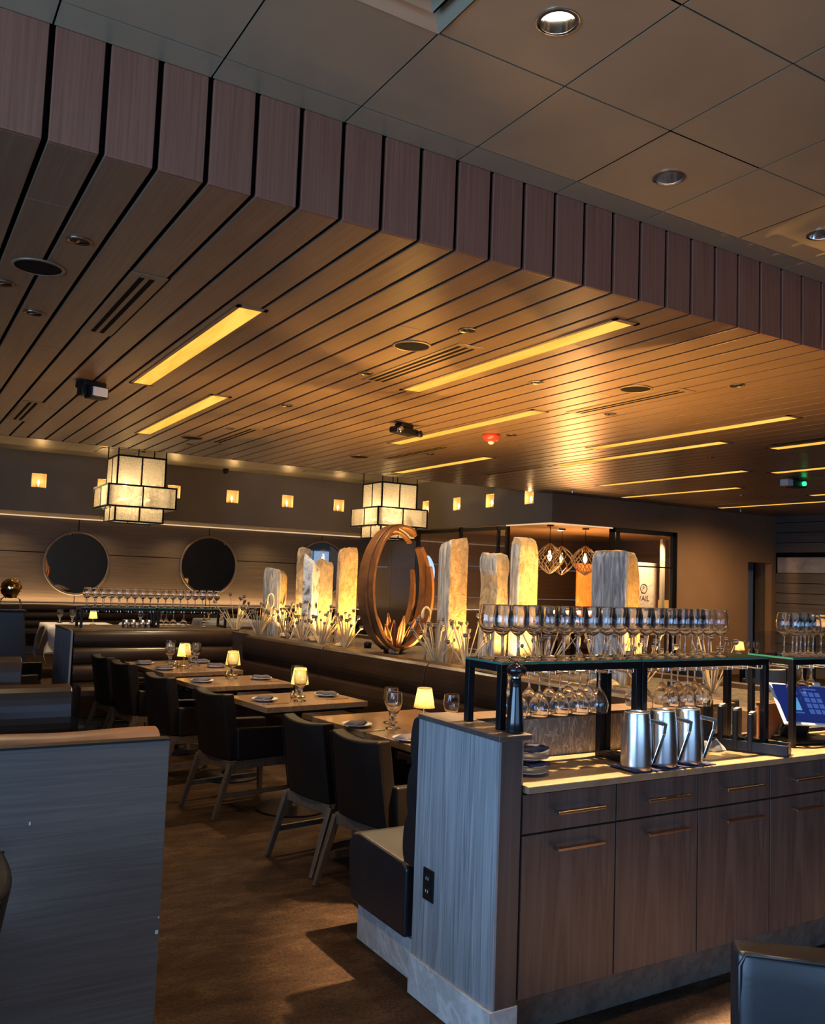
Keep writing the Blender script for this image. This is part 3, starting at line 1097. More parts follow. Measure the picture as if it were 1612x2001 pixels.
# candle sconces in their niches
def make_sconce():
    r = thing('candle_sconce', '', 'sconce', group='candle lamps in the wall niches')
    m = MB()
    m.lathe([(0, 0), (0.035, 0), (0.030, 0.02), (0.014, 0.03), (0.014, 0.06), (0, 0.06)], 14, cap=False)
    m.build('holder', brass_m, r, smooth=True)
    m = MB()
    m.lathe([(0, 0.05), (0.018, 0.06), (0.024, 0.085), (0.016, 0.115), (0.0, 0.145)], 14, cap=False)
    m.build('bulb', candle_m, r, smooth=True)
    return r
sco = Kind(make_sconce)
NLB = ['first from the left, by the frame edge', 'half hidden left of the left lantern', 'just right of the left lantern', 'fourth from the left', 'fifth from the left', 'sixth from the left, last before the right lantern']
for x, lb in zip(NB, NLB):
    sco((x, YS + 0.05, ZN - 0.123), 0, 'candle lamp in a back soffit niche, ' + lb)
    point('sconce_glow', (x, YS + 0.02, ZN - 0.02), 5, (1.0, 0.64, 0.28), 0.03)
for y, lb in zip(NRY, ['beside the right lantern', 'second right of the right lantern', 'third right of the right lantern', 'nearest the soffit corner at the right']):
    sco((XS + 0.05, y, ZN - 0.123), 0, 'candle lamp in a side soffit niche, ' + lb)
    point('sconce_glow', (XS + 0.02, y, ZN - 0.02), 5, (1.0, 0.64, 0.28), 0.03)

# stepped lantern chandeliers
def make_lantern():
    r = thing('lantern_chandelier', '', 'chandelier', group='stepped box lanterns')
    tall, wide = (0.37, 2.37, 3.39), (0.52, 2.59, 2.92)
    for a, z0, z1 in (tall, wide):
        m = MB()
        t = 0.013
        for sx in (-1, 1):
            for sy in (-1, 1):
                m.box((sx * a - t, sy * a - t, z0 - t), (sx * a + t, sy * a + t, z1 + t))
            for zz in (z0, z1):
                m.box((sx * a - t, -a + t, zz - t), (sx * a + t, a - t, zz + t))
                m.box((-a + t, sx * a - t, zz - t), (a - t, sx * a + t, zz + t))
            m.box((sx * a - t * 0.8, -t * 0.8, z0 + t), (sx * a + t * 0.8, t * 0.8, z1 - t))
            m.box((-t * 0.8, sx * a - t * 0.8, z0 + t), (t * 0.8, sx * a + t * 0.8, z1 - t))
        m.build('frame', black_m, r)
        for s in (-1, 1):
            for h in (-1, 1):
                lo, hi = (-a + 0.014, -0.012) if h < 0 else (0.012, a - 0.014)
                spans = [(z0 + 0.014, z1 - 0.014)]
                if a < 0.5:
                    spans = [(z0 + 0.014, 2.58), (2.93, z1 - 0.014)]
                for za, zb in spans:
                    m = MB()
                    m.box((lo, s * a - 0.003, za), (hi, s * a + 0.003, zb))
                    m.build('pane', mica_m, r)
                    m = MB()
                    m.box((s * a - 0.003, lo, za), (s * a + 0.003, hi, zb))
                    m.build('pane', mica_m, r)
    for x, y in ((-0.37, -0.37), (0.37, -0.37), (-0.37, 0.37), (0.37, 0.37), (0.0, -0.1)):
        m = MB()
        m.tube([(x, y, 3.39 if x else 2.75), (x, y, ZR)], 0.010, 8)
        m.build('rod', black_m, r)
    for x, y in ((-0.20, -0.16), (0.13, -0.16), (-0.2, 0.17), (0.16, 0.17)):
        m = MB()
        m.tube([(x - 0.07, y, 2.72), (x - 0.035, y, 2.725), (x + 0.035, y, 2.735), (x + 0.07, y, 2.74)], [0.012, 0.026, 0.026, 0.012], 12)
        m.build('bulb', bulb_m, r, smooth=True)
    return r
lan = Kind(make_lantern)
for x, lb in ((3.38, 'stepped box lantern of seeded panes hanging at the left'), (8.08, 'stepped box lantern of seeded panes hanging above the bronze ring')):
    lan((x, 14.3, 0), 0, lb)
    for dx, dy in ((-0.2, -0.16), (0.15, 0.17)):
        point('lantern_glow', (x + dx, 14.3 + dy, 2.78), 24, (1.0, 0.77, 0.48), 0.05)

for i, x in enumerate((1.9, 3.6, 5.2, 7.0, 8.9)):
    r = thing('ceiling_downlight', 'dark round downlight under the back soffit ledge, %s from the left' % ORD[i], 'light', (x, 17.6, ZS))
    m = MB()
    m.lathe([(0.075, 0.0), (0.085, -0.004), (0.08, -0.008), (0.068, -0.006), (0.062, 0.0)], 24, cap=False)
    m.build('trim_ring', bronzepull_m, r, smooth=True)
    m = MB()
    m.lathe([(0, -0.001), (0.066, -0.0015), (0.066, 0), (0, 0)], 24, cap=False)
    m.build('aperture', black_m, r)
    spot('downlight_beam', (x, 17.6, ZS - 0.02), (x, 17.75, 0), 40, WARM, 130, 1.0, 0.05)
# round wall mirrors
def make_mirror():
    r = thing('round_mirror', '', 'mirror', group='round mirrors on the back wall')
    m = MB()
    m.lathe([(0.585, 0.0), (0.625, 0.0), (0.632, 0.04), (0.615, 0.06), (0.585, 0.045)], 64, cap=False, ax='y')
    m.build('frame', mirrorframe_m, r, smooth=True)
    m = MB()
    m.lathe([(0.0, 0.012), (0.59, 0.012), (0.59, 0.0), (0, 0.0)], 64, cap=False, ax='y')
    m.build('mirror_glass', mirror_m, r)
    return r
mir = Kind(make_mirror)
for x, z, lb in ((3.26, 1.70, 'round bronze framed mirror at the left of the back wall'), (5.92, 1.76, 'round bronze framed mirror above the far right end of the far glass rack'), (8.56, 1.80, 'round bronze framed mirror mostly hidden behind the stones')):
    mir((x, YB - 0.001, z), 0, lb)

# ------------------------------------------------------------------ benches
def roll_profile(y_front, y_back, z0, z1, rolls):
    """(y,z) outline of a padded back: flat behind, rounded rolls in front, leaning back towards the top"""
    P = [(y_back, z0)]
    H = (z1 - z0) / rolls
    for i in range(rolls):
        for k in range(9):
            t = k / 8
            zz = z0 + H * (i + t)
            lean = (zz - z0) / (z1 - z0)
            yf = y_front + (y_back - y_front) * 0.35 * lean
            P.append((yf + 0.030 * math.sin(PI * t) ** 0.55 - 0.03, zz - (0.012 if (i == rolls - 1 and k == 8) else 0)))
    P.append((y_back + 0.01, z1))
    P.append((y_back, z1 - 0.01))
    return P


def bench(name, label, L, loc, rz, zb=0.985, rolls=3, segs=None, depth=0.60, plinth=None, group=None, mat=None, back=0.17):
    r = thing(name, label, 'bench', loc, rz, group)
    mat = mat or bench_m
    segs = segs or [L]
    x = 0.0
    for s in segs:
        m = MB()
        m.prism(roll_profile(back, 0.0, 0.46, zb, rolls), x + 0.004, x + s - 0.004)
        m.build('backrest', mat, r, smooth=False, bevel=0.012)
        m = MB()
        pr_ = [(0.10, 0.16), (0.10, 0.44), (0.14, 0.46), (depth - 0.10, 0.475), (depth - 0.04, 0.462), (depth - 0.008, 0.43), (depth, 0.38), (depth - 0.03, 0.16)]
        m.prism(pr_, x + 0.004, x + s - 0.004)
        m.build('seat', mat, r, bevel=0.014, seg=3)
        x += s
    m = MB()
    m.box((0.03, 0.0, 0.0), (L - 0.02, depth - 0.07, 0.16))
    m.build('plinth', plinth or kickdark_m, r)
    return r


# bench behind the near service station, the long bench, the far bench
bench('booth_bench', 'dark leather bench end against the grey blue wood station end', 1.95, (1.93, 3.062, 0), 0, 1.075, 3, [1.95], 0.62, kick_m, mat=black_leather_m, back=0.15)
BR = math.radians(96.67)
bench('banquette', 'long brown leather banquette running back below the standing stones', 5.30, (4.08, 3.72, 0), BR, 0.985, 2, [0.75, 1.45, 1.55, 1.55])
bench('banquette', 'far brown leather banquette facing the camera below the far glass rack', 1.75, (3.47, 9.60, 0), PI, 0.985, 3, [1.75])
bench('banquette', 'dark leather banquette along the mirrored back wall', 10.6, (9.4, YB - 0.17, 0), PI, 0.905, 3, [2.6, 2.645, 2.645, 2.71])
# left booth benches
bench('booth_bench', 'brown leather booth bench facing the camera beyond the near slate partition', 2.6, (0.94, 5.19, 0), PI, 0.985, 2, [2.6], 0.6)
bench('booth_bench', 'brown leather bench back cut by the left frame edge, third from the camera', 2.4, (0.885, 6.78, 0), PI, 0.985, 2, [2.4], 0.6)

# slate partition with a bench on its far side
r = thing('partition_panel', 'slate grey wood partition filling the lower left, worn edge', 'partition', (0, 3.0, 0))
m = MB()
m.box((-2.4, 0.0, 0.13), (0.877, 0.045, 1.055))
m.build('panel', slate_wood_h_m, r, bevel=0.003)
m = MB()
m.box((-2.38, 0.02, 0.0), (0.85, 0.05, 0.13))
m.build('plinth', kick_m, r)
m = MB()
m.box((-2.4, -0.004, 1.056), (0.877, 0.048, 1.062))
m.build('cap_strip', black_m, r)
m = MB()
for x, z, a, b in ((0.868, 0.42, 0.010, 0.012), (0.872, 0.47, 0.004, 0.006), (0.45, 0.82, 0.004, 0.010), (0.30, 0.86, 0.003, 0.003)):
    m.box((x - a / 2, -0.0008, z), (x + a / 2, 0.001, z + b))
m.build('chip', whiteframe_m, r)
b = bench('booth_bench', 'booth bench with worn copper leather top behind the slate partition', 3.2, (-2.34, 3.062, 0), 0, 1.05, 2, [3.2], 0.58)
m = MB()
m.grid(lambda u, v: (0.0 + 3.2 * u, 0.0 + 0.13 * v, 1.052 + 0.028 * math.sin(PI * v) ** 0.5 + 0.003 * math.sin(u * 40)), 80, 8)
m.build('top_roll', cap_m, b, smooth=True)

# ------------------------------------------------------------------ near service station
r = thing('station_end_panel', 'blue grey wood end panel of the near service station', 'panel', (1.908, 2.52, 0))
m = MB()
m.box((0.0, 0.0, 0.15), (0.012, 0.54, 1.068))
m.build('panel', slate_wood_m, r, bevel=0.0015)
m = MB()
m.box((0.012, 0.0, 0.15), (0.105, 0.05, 1.068))
m.build('post', cab_end_m, r, bevel=0.002)
m = MB()
m.box((0.012, 0.05, 0.15), (0.105, 0.54, 1.068))
m.build('core', cab_end_m, r)
m = MB()
m.box((0.105, 0.015, 0.905), (0.122, 0.40, 1.066))
m.build('stone_return', splash_m, r)
m = MB()
m.box((-0.004, -0.006, 1.068), (0.145, 0.545, 1.088))
m.build('cap', cab_end_m, r, bevel=0.003)
m = MB()
m.box((-0.012, -0.004, 0.0), (0.11, 0.54, 0.15))
m.build('plinth', kick_m, r, bevel=0.002)
r = thing('power_outlet', 'dark power outlet plate on the blue grey end panel', 'outlet', (1.908, 2.945, 0.447))
m = MB()
m.box((-0.006, -0.037, -0.060), (0.0, 0.037, 0.060))
m.build('plate', blackplastic_m, r, bevel=0.002)
for s in (-1, 1):
    m = MB()
    m.box((-0.010, -0.018, s * 0.024 - 0.015), (-0.005, 0.018, s * 0.024 + 0.015))
    f = m.build('socket', blackplastic_m, r, bevel=0.006)
    m = MB()
    for yy in (-0.007, 0.007):
        m.box((-0.0108, yy - 0.0015, s * 0.024 - 0.004), (-0.0095, yy + 0.0015, s * 0.024 + 0.007))
    m.build('slot', whiteplastic_m, f)

# back wall of the station: marble splash with a wood ledge
r = thing('station_splash', 'veined marble back of the near station counter with dark ledge', 'splashback', (2.03, 2.92, 0))
m = MB()
m.box((0.0, 0.0, 0.905), (1.62, 0.02, 1.064))
m.build('marble', splash_m, r)
m = MB()
m.box((0.0, 0.0, 0.0), (3.6, 0.0, 0.0)) if False else m.box((0.0, 0.021, 0.0), (1.62, 0.135, 1.064))
m.build('core', cab_end_m, r)
m = MB()
m.box((0.0, -0.012, 1.065), (1.62, 0.14, 1.083))
m.build('ledge', ledge_m, r, bevel=0.003)
m = MB()
m.box((1.62, 0.10, 0.0), (3.4, 0.135, 0.90))
m.build('back_panel', cab_end_m, r)

def make_cabinet():
    r = thing('base_cabinet', '', 'cabinet', group='station base cabinets')
    Wd = 0.4575
    m = MB()
    m.box((0.001, 0.022, 0.16), (Wd - 0.001, 0.38, 0.876))
    m.build('body', cab_end_m, r)
    m = MB()
    m.box((0.003, 0.0, 0.735), (Wd - 0.003, 0.020, 0.872))
    d = m.build('drawer', cab_m, r, bevel=0.0015)
    m = MB()
    m.box((0.003, 0.0, 0.163), (Wd - 0.003, 0.020, 0.728))
    q = m.build('door', cab_m, r, bevel=0.0015)
    for par, z in ((d, 0.802), (q, 0.672)):
        m = MB()
        xc = Wd / 2 + 0.03
        m.box((xc - 0.115, -0.034, z - 0.005), (xc + 0.115, -0.024, z + 0.005))
        m.box((xc - 0.108, -0.026, z - 0.005), (xc - 0.098, 0.001, z + 0.005))
        m.box((xc + 0.098, -0.026, z - 0.005), (xc + 0.108, 0.001, z + 0.005))
        m.build('handle', bronzepull_m, par, bevel=0.0015)
    m = MB()
    m.box((0.0, 0.075, 0.0), (Wd, 0.10, 0.16))
    m.build('plinth', kickdark_m, r)
    return r
cab = Kind(make_cabinet)
for i, lb in enumerate(['first dark ash base cabinet, next to the station end post', 'second dark ash base cabinet from the end post', 'third dark ash base cabinet from the end post, under the three jugs',
                        'fourth dark ash base cabinet from the end post, behind the black chair', 'fifth dark ash base cabinet, beyond the right frame edge']):
    cab((2.022 + 0.4585 * i, 2.522, 0), 0, lb)
r = thing('worktop', 'brown marble counter top of the near service station', 'counter', (2.031, 2.505, 0.878))
m = MB()
m.box((0.0, 0.0, 0.0), (3.2, 0.414, 0.027))
m.build('slab', counter_m, r, bevel=0.003)

# ------------------------------------------------------------------ glass racks
def rack(name, label, loc, units, depth, height, foot_first, foot_rest, mid=0.02, drop_l=None, tsec=0.026):
    """black steel rack of box units with a glass shelf; height is of the shelf above loc; feet drop to given z below"""
    r = thing(name, label, 'rack', loc)
    t = tsec
    x = 0.0
    for i, Wd in enumerate(units):
        m = MB()
        for sx, ft in ((0, foot_first if i == 0 else foot_rest), (1, foot_rest)):
            xa = x + sx * (Wd - t)
            for ya in (0, depth - t):
                m.box((xa, ya, ft), (xa + t, ya + t, -t))
            m.box((xa, t, -t), (xa + t, depth - t, 0))
            if not (i == 0 and sx == 0):
                m.box((xa, t, ft), (xa + t, depth - t, ft + t))
        m.box((x, 0, -t), (x + Wd, t, 0))
        m.box((x, depth - t, -t), (x + Wd, depth, 0))
        m.build('frame', black_m, r, bevel=0.0015)
        # hanging rails for stemware
        m = MB()
        n = max(2, int(Wd / 0.115))
        for k in range(n + 1):
            xr = x + t + 0.02 + (Wd - 2 * t - 0.04) * k / n
            m.tube([(xr - 0.016, 0.012, -0.045), (xr - 0.016, depth - 0.012, -0.045)], 0.0025, 6)
            m.tube([(xr + 0.016, 0.012, -0.045), (xr + 0.016, depth - 0.012, -0.045)], 0.0025, 6)
            for yy in (0.015, depth - 0.015):
                m.tube([(xr - 0.016, yy, -0.045), (xr - 0.016, yy, -0.02)], 0.0025, 6)
                m.tube([(xr + 0.016, yy, -0.045), (xr + 0.016, yy, -0.02)], 0.0025, 6)
        m.build('stemware_rail', steel_m, r)
        m = MB()
        m.box((x + 0.001, 0.001, 0.0005), (x + Wd - 0.001, depth - 0.001, 0.0085))
        s = m.build('glass_shelf', [shelf_glass_m, glassedge_m], r)
        for p in s.data.polygons:
            if abs(p.normal.z) < 0.5:
                p.material_index = 1
        x += Wd + mid
    return r

RX, RY, RZ = 1.985, 2.622, 1.327
rack('glass_rack', 'near black steel rack with a glass shelf full of wine glasses', (RX, RY, RZ), [0.72, 0.807], 0.235, RZ, 1.0885 - RZ, 0.9055 - RZ, 0.008, None, 0.028)
rack('glass_rack', 'black steel glass rack cut by the right frame edge, behind the tablet', (3.72, 2.64, 1.318), [0.9], 0.255, 1.318, 0.905 - 1.318, 0.905 - 1.318)
r = thing('glass_divider', 'upright clear glass sheet standing on the right rack', 'glass sheet', (3.745, 2.87, 1.328))
m = MB()
m.box((0, 0, 0), (0.62, 0.006, 0.11))
m.build('sheet', pane_m, r)

def make_wine():
    r = thing('wine_glass', '', 'glass')
    m = MB()
    prof = [(0.004, 0.093), (0.016, 0.098), (0.028, 0.110), (0.036, 0.126), (0.0392, 0.146), (0.0375, 0.170), (0.0335, 0.192), (0.0301, 0.2062), (0.02975, 0.2078), (0.0294, 0.2083), (0.0290, 0.2078), (0.0291, 0.2062), (0.0326, 0.192), (0.0366, 0.170), (0.0383, 0.146), (0.035, 0.127), (0.027, 0.112), (0.014, 0.1005), (0.0, 0.0985)]
    m.lathe(prof, 28, cap=False)
    m.build('bowl', wine_bowl_m, r, smooth=True)
    m = MB()
    m.lathe([(0.0, 0.0), (0.0335, 0.0), (0.034, 0.0015), (0.024, 0.004), (0.008, 0.008), (0.0045, 0.016), (0.0036, 0.05), (0.0042, 0.085), (0.008, 0.0965), (0.0, 0.097)], 20, cap=False)
    m.build('stem', stem_glass_m, r, smooth=True)
    return r
wine = Kind(make_wine)
for row, (yy, n, xo) in enumerate(((RY + 0.062, 17, 0.045), (RY + 0.160, 17, 0.050))):
    for i in range(n):
        x = RX + xo + i * 0.0768
        wine((x, yy + random.uniform(-0.004, 0.004), RZ + 0.0087), random.random() * 6,
             'wine glass on the near rack shelf, %s row, %s from the end post' % (('front', 'rear')[row], ORD[i]), 'wine glasses on the near rack shelf')
for row, yy in enumerate((2.70, 2.79)):
    for i in range(4):
        wine((3.83 + i * 0.082 + row * 0.03, yy + 0.012 * i, 1.3268), 0.3 * i, 'wine glass on the right rack shelf, %s row, %s from its left end' % (('front', 'rear')[row], ORD[i]), 'wine glasses on the right rack shelf')

def make_hang():
    """upside-down large stemmed glass, foot at the top at z = 0"""
    r = thing('hanging_wine_glass', '', 'glass')
    m = MB()
    prof = [(0.004, -0.088), (0.018, -0.100), (0.032, -0.122), (0.0425, -0.148), (0.0455, -0.168), (0.043, -0.190), (0.0380, -0.2055), (0.0377, -0.2068), (0.0374, -0.2072), (0.0371, -0.2068), (0.0372, -0.2055), (0.0420, -0.189), (0.0445, -0.168), (0.0415, -0.149), (0.031, -0.124), (0.016, -0.1025), (0.0, -0.094)]
    m.lathe(prof, 28, cap=False)
    m.build('bowl', wine_bowl_m, r, smooth=True)
    m = MB()
    m.lathe([(0.0, 0.0), (0.034, 0.0), (0.034, -0.0015), (0.022, -0.004), (0.008, -0.008), (0.0045, -0.016), (0.0038, -0.05), (0.0045, -0.080), (0.010, -0.092), (0.0, -0.093)], 20, cap=False)
    m.build('stem', stem_glass_m, r, smooth=True)
    return r
def scaled_hang():
    r = make_hang()
    for ch in r.children:
        ch.data.transform(Matrix.Diagonal((0.88, 0.88, 0.82, 1)))
    return r
hang = Kind(scaled_hang)
HZ = RZ - 0.0375
Wn = ['first', 'second', 'third', 'fourth', 'fifth']
for j, yy in enumerate((RY + 0.062, RY + 0.162)):
    for i in range(5):
        x = RX + 0.13 + i * 0.104 + j * 0.03
        hang((x, yy, HZ), i * 0.7, 'wine glass hanging under near rack, left unit, %s row, %s from the end post' % (('front', 'rear')[j], Wn[i]), 'glasses hanging under the near rack')
for j, i, x in ((0, 0, 2.785), (1, 0, 2.83), (0, 1, 2.95), (1, 1, 3.00), (0, 2, 3.05), (1, 2, 3.10), (0, 3, 3.15), (1, 3, 3.21)):
    hang((x, RY + 0.062 + j * 0.10, HZ), i * 0.7, 'wine glass hanging under near rack, right unit, %s row, %s from middle posts' % (('front', 'rear')[j], Wn[i]), 'glasses hanging under the near rack')
for i in range(3):
    hang((3.86 + i * 0.10, 2.74 + 0.02 * i, 1.318 - 0.0375), i, 'upside down wine glass hanging under the right rack, %s from its left post' % Wn[i], 'glasses hanging under the right rack')

# ------------------------------------------------------------------ things on the station
r = thing('pepper_mill', 'tall glossy black pepper mill beside the front left post of the near rack', 'pepper mill', (2.012, 2.567, 1.0885))
m = MB()
m.lathe([(0.0, 0.0), (0.034, 0.0), (0.035, 0.006), (0.031, 0.05), (0.026, 0.11), (0.021, 0.16), (0.0185, 0.195), (0.0, 0.195)], 32, cap=False)
m.build('body', plain('gloss_black', (0.010, 0.010, 0.012), 0.12), r, smooth=True)
m = MB()
m.lathe([(0.0, 0.196), (0.0185, 0.196), (0.0185, 0.202), (0.0, 0.202)], 32, cap=False)
m.build('ring', chrome_m, r, smooth=False)
m = MB()
m.lathe([(0.0, 0.202), (0.020, 0.203), (0.034, 0.212), (0.038, 0.224), (0.034, 0.236), (0.020, 0.245), (0.010, 0.247), (0.009, 0.256), (0.0, 0.258)], 32, cap=False)
m.build('knob', MATS['gloss_black'], r, smooth=True)

# stack of small bowls with folded napkins between
def napkin_mesh(m, a, b, h, z0, wav=0.006, M=None):
    m.grid(lambda u, v: (M @ Vector(((u - 0.5) * a, (v - 0.5) * b, z0 + h + wav * math.sin(u * 9 + v * 4))) if M else ((u - 0.5) * a, (v - 0.5) * b, z0 + h + wav * math.sin(u * 9 + v * 4))), 14, 8)
for i in range(4):
    z = 0.9055 + i * 0.026
    r = thing('side_plate', 'small white plate in the stack behind the end post, %s from the bottom' % ORD[i], 'plate', (2.172 + 0.004 * (i % 2), 2.68, z), 0.4 * i, 'plates stacked behind the end post')
    m = MB()
    m.lathe([(0.0, 0.0), (0.035, 0.0), (0.05, 0.006), (0.074, 0.013), (0.076, 0.015), (0.05, 0.009), (0.033, 0.004), (0.0, 0.004)], 32, cap=False)
    m.build('dish', porcelain_m, r, smooth=True)
    if i in (1, 3):
        n_ = MB()
        napkin_mesh(n_, 0.13, 0.09, 0.016, 0, 0.003)
        o = n_.build('folded_napkin', navynapkin_m, None, solid=0.010, smooth=True, loc=(2.176, 2.675, z + 0.003), rz=0.5 + i)
        tag(o, 'dark folded napkin in the plate stack behind the end post, %s' % ('topmost' if i == 3 else 'lower one'), 'napkin', 'napkins in the plate stack')

m = MB()
m.grid(lambda u, v: ((u - 0.5) * 0.47, (v - 0.5) * 0.15, 0.003 + 0.012 * max(0, (0.10 - u)) * 10 * (0.6 + 0.4 * math.sin(v * 5)) + 0.0015 * math.sin(u * 23 + v * 9)), 50, 14)
o = m.build('service_napkin', navynapkin_m, None, solid=0.004, smooth=True, loc=(2.80, 2.588, 0.9055), rz=0.0)
tag(o, 'flat dark blue napkin under the three steel jugs', 'napkin')

def make_jug():
    r = thing('steel_jug', '', 'jug', group='steel water jugs')
    m = MB()
    m.lathe([(0.0, 0.0), (0.0595, 0.0), (0.062, 0.004), (0.062, 0.02), (0.0605, 0.10), (0.057, 0.17), (0.051, 0.220), (0.050, 0.225), (0.0475, 0.225), (0.048, 0.218), (0.054, 0.17), (0.057, 0.10), (0.058, 0.01), (0.0, 0.008)], 44, cap=False)
    m.build('body', steel_m, r, smooth=True)
    m = MB()
    m.bar((0.050, 0, 0.192), (0.112, 0, 0.180), 0.016, 0.016, 0.008, 0.008, up=(0, 1, 0))
    m.bar((0.112, 0, 0.186), (0.106, 0, 0.140), 0.016, 0.014, 0.008, 0.008, up=(0, 1, 0))
    m.bar((0.106, 0, 0.142), (0.066, 0, 0.022), 0.014, 0.012, 0.008, 0.008, up=(0, 1, 0))
    m.bar((0.067, 0, 0.022), (0.0545, 0, 0.188), 0.012, 0.012, 0.006, 0.006, up=(0, 1, 0))
    m.build('handle', chrome_m, r, bevel=0.002)
    return r
jug = Kind(make_jug)
for i, (x, y) in enumerate(((2.632, 2.5725), (2.785, 2.578), (2.935, 2.580))):
    jug((x, y, 0.910), math.radians(-40), ('brushed steel water jug nearest the plate stack, left of three', 'brushed steel water jug, middle of three', 'brushed steel water jug beside the black check caddy, right of three')[i])

def crumple(name, label, loc, a, b, h, mat, rz=0.0, seed=0):
    m = MB()
    def P(u, v):
        e = math.sin(PI * u) ** 0.4 * math.sin(PI * v) ** 0.4 if 0 < u < 1 and 0 < v < 1 else 0
        n = noise.noise(Vector((u * 3.3 + seed, v * 3.1, seed)))
        return ((u - 0.5) * a, (v - 0.5) * b, 0.002 + e * (h * 0.6 + h * 0.55 * n))
    m.grid(P, 24, 16)
    o = m.build(name, mat, None, smooth=True, loc=loc, rz=rz)
    return tag(o, label, 'napkin')
crumple('folded_napkin', 'crumpled pale grey napkin between the jugs and the check caddy', (3.345, 2.78, 0.9055), 0.19, 0.12, 0.055, lightnapkin_m, 0.1, 3)

r = thing('check_caddy', 'long black desk tray on the counter under the right rack post', 'caddy', (3.42, 2.71, 0.9055), math.radians(-62))
m = MB()
m.box((-0.22, -0.055, 0.0), (0.22, 0.055, 0.006))
m.box((-0.22, -0.055, 0.006), (0.22, -0.049, 0.052))
m.box((-0.22, 0.049, 0.006), (0.22, 0.055, 0.052))
m.box((0.214, -0.049, 0.006), (0.22, 0.049, 0.052))
m.box((-0.22, -0.049, 0.006), (-0.214, 0.049, 0.052))
m.build('tray', blackplastic_m, r, bevel=0.003)
for i in range(4):
    m = MB()
    m.box((-0.155 + i * 0.065 - 0.003, -0.048, 0.006), (-0.155 + i * 0.065 + 0.003, 0.048, 0.07))
    m.build('divider', blackplastic_m, r)
    ux, uy = math.cos(math.radians(-62)), math.sin(math.radians(-62))
    d = -0.135 + i * 0.065
    q = thing('check_presenter', 'black check folder standing in the desk tray, %s from the jugs' % ORD[i], 'folder', (3.42 + ux * d, 2.71 + uy * d, 0.9125), math.radians(-62), 'check folders in the tray')
    m = MB()
    m.box((-0.012, -0.058, 0.0), (0.012, 0.058, 0.205 - 0.012 * i))
    m.build('cover', blackplastic_m, q, bevel=0.008, seg=3)
    m = MB()
    m.box((-0.0085, -0.040, 0.2055 - 0.012 * i), (0.0085, 0.030, 0.2075 - 0.012 * i))
    m.build('receipt_edge', lightnapkin_m, q)

# point-of-sale tablet
r = thing('tablet', 'white edged touch screen on a black stand with a blue keypad display', 'tablet', (3.93, 2.70, 0.9055), math.radians(-14))
m = MB()
m.box((-0.12, -0.05, 0.0), (0.16, 0.13, 0.022))
m.build('base', blackplastic_m, r, bevel=0.008)
m = MB()
m.bar((-0.02, 0.10, 0.02), (0.0, 0.04, 0.16), 0.16, 0.12, 0.03, 0.03, up=(0, 1, 0))
m.build('stand', blackplastic_m, r, bevel=0.006)
TM = Matrix.Translation((0.0, 0.0, 0.185)) @ Matrix.Rotation(math.radians(52), 4, 'X') @ Matrix.Rotation(math.radians(-4), 4, 'Z')
m = MB()
m.box((-0.185, -0.115, -0.012), (0.185, 0.115, 0.0), TM)
bz = m.build('bezel', whiteplastic_m, r, bevel=0.008, seg=3)
m = MB()
m.box((-0.172, -0.100, 0.0005), (0.172, 0.105, 0.0015), TM)
sc_ = m.build('screen', screen_m, r)
m = MB()
for i in range(3):
    for j in range(4):
        x, y = -0.015 + i * 0.036, 0.045 - j * 0.032
        m.box((x, y, 0.0018), (x + 0.028, y + 0.024, 0.0022), TM)
m.build('keypad', screenkey_m, sc_)
m = MB()
m.box((-0.105, -0.035, 0.0018), (-0.055, 0.035, 0.0022), TM)
m.box((0.12, -0.045, 0.0018), (0.165, -0.005, 0.0022), TM)
m.build('display_card', screencard_m, sc_)
m = MB()
m.box((-0.10, -0.052, 0.0018), (-0.048, -0.044, 0.0022), TM)
m.box((0.0, 0.082, 0.0018), (0.075, 0.090, 0.0022), TM)
m.build('text_line', screenkey_m, sc_)
m = MB()
m.tube([TM @ Vector((-0.075, 0.0, 0.0024)), TM @ Vector((-0.070, 0.06, 0.003)), TM @ Vector((-0.062, 0.118, 0.002))], 0.0012, 6)
m.build('pen_cord', whiteplastic_m, r)
m = MB()
m.box((0.07, 0.105, 0.0), (0.105, 0.122, 0.018), TM)
m.build('card_reader', whiteplastic_m, r, bevel=0.003)
r = thing('wooden_box', 'red brown wooden box on the counter behind the tablet stand', 'box', (3.80, 2.845, 0.9055), 0.0)
m = MB()
m.box((0.0, 0.0, 0.0), (0.34, 0.06, 0.17))
m.build('body', boxwood_m, r, bevel=0.003)
m = MB()
m.box((-0.003, -0.003, 0.17), (0.343, 0.063, 0.176))
m.build('lid', boxwood_m, r, bevel=0.002)
crumple('paper_slip', 'crumpled cream paper slip beside the tablet base', (3.70, 2.70, 0.9055), 0.12, 0.08, 0.022, lightnapkin_m, 0.6, 9)

# ------------------------------------------------------------------ planter with stones
PL = (4.13, 3.30)
PU = Vector((math.cos(BR), math.sin(BR), 0))
PV = Vector((math.sin(BR), -math.cos(BR), 0))      # to the right of the bench
r = thing('stone_planter', 'long raised planter of gravel behind the long banquette', 'planter', (PL[0], PL[1], 0), BR)
m = MB()
m.box((-0.10, -0.10, 0.0), (6.9, -0.004, 0.972))
m.build('front_wall', ledge_m, r)
m = MB()
m.box((-0.10, -1.25, 0.0), (6.9, -1.15, 0.985))
m.build('rear_wall', ledge_m, r)
for a, b in ((-0.10, -0.02), (6.82, 6.9)):
    m = MB()
    m.box((a, -1.15, 0.0), (b, -0.10, 0.985))
    m.build('end_wall', ledge_m, r)
m = MB()
m.grid(lambda u, v: (-0.02 + 6.84 * u, -1.15 + 1.05 * v, 0.952 + 0.012 * noise.noise(Vector((u * 90, v * 14, 0)))), 180, 28)
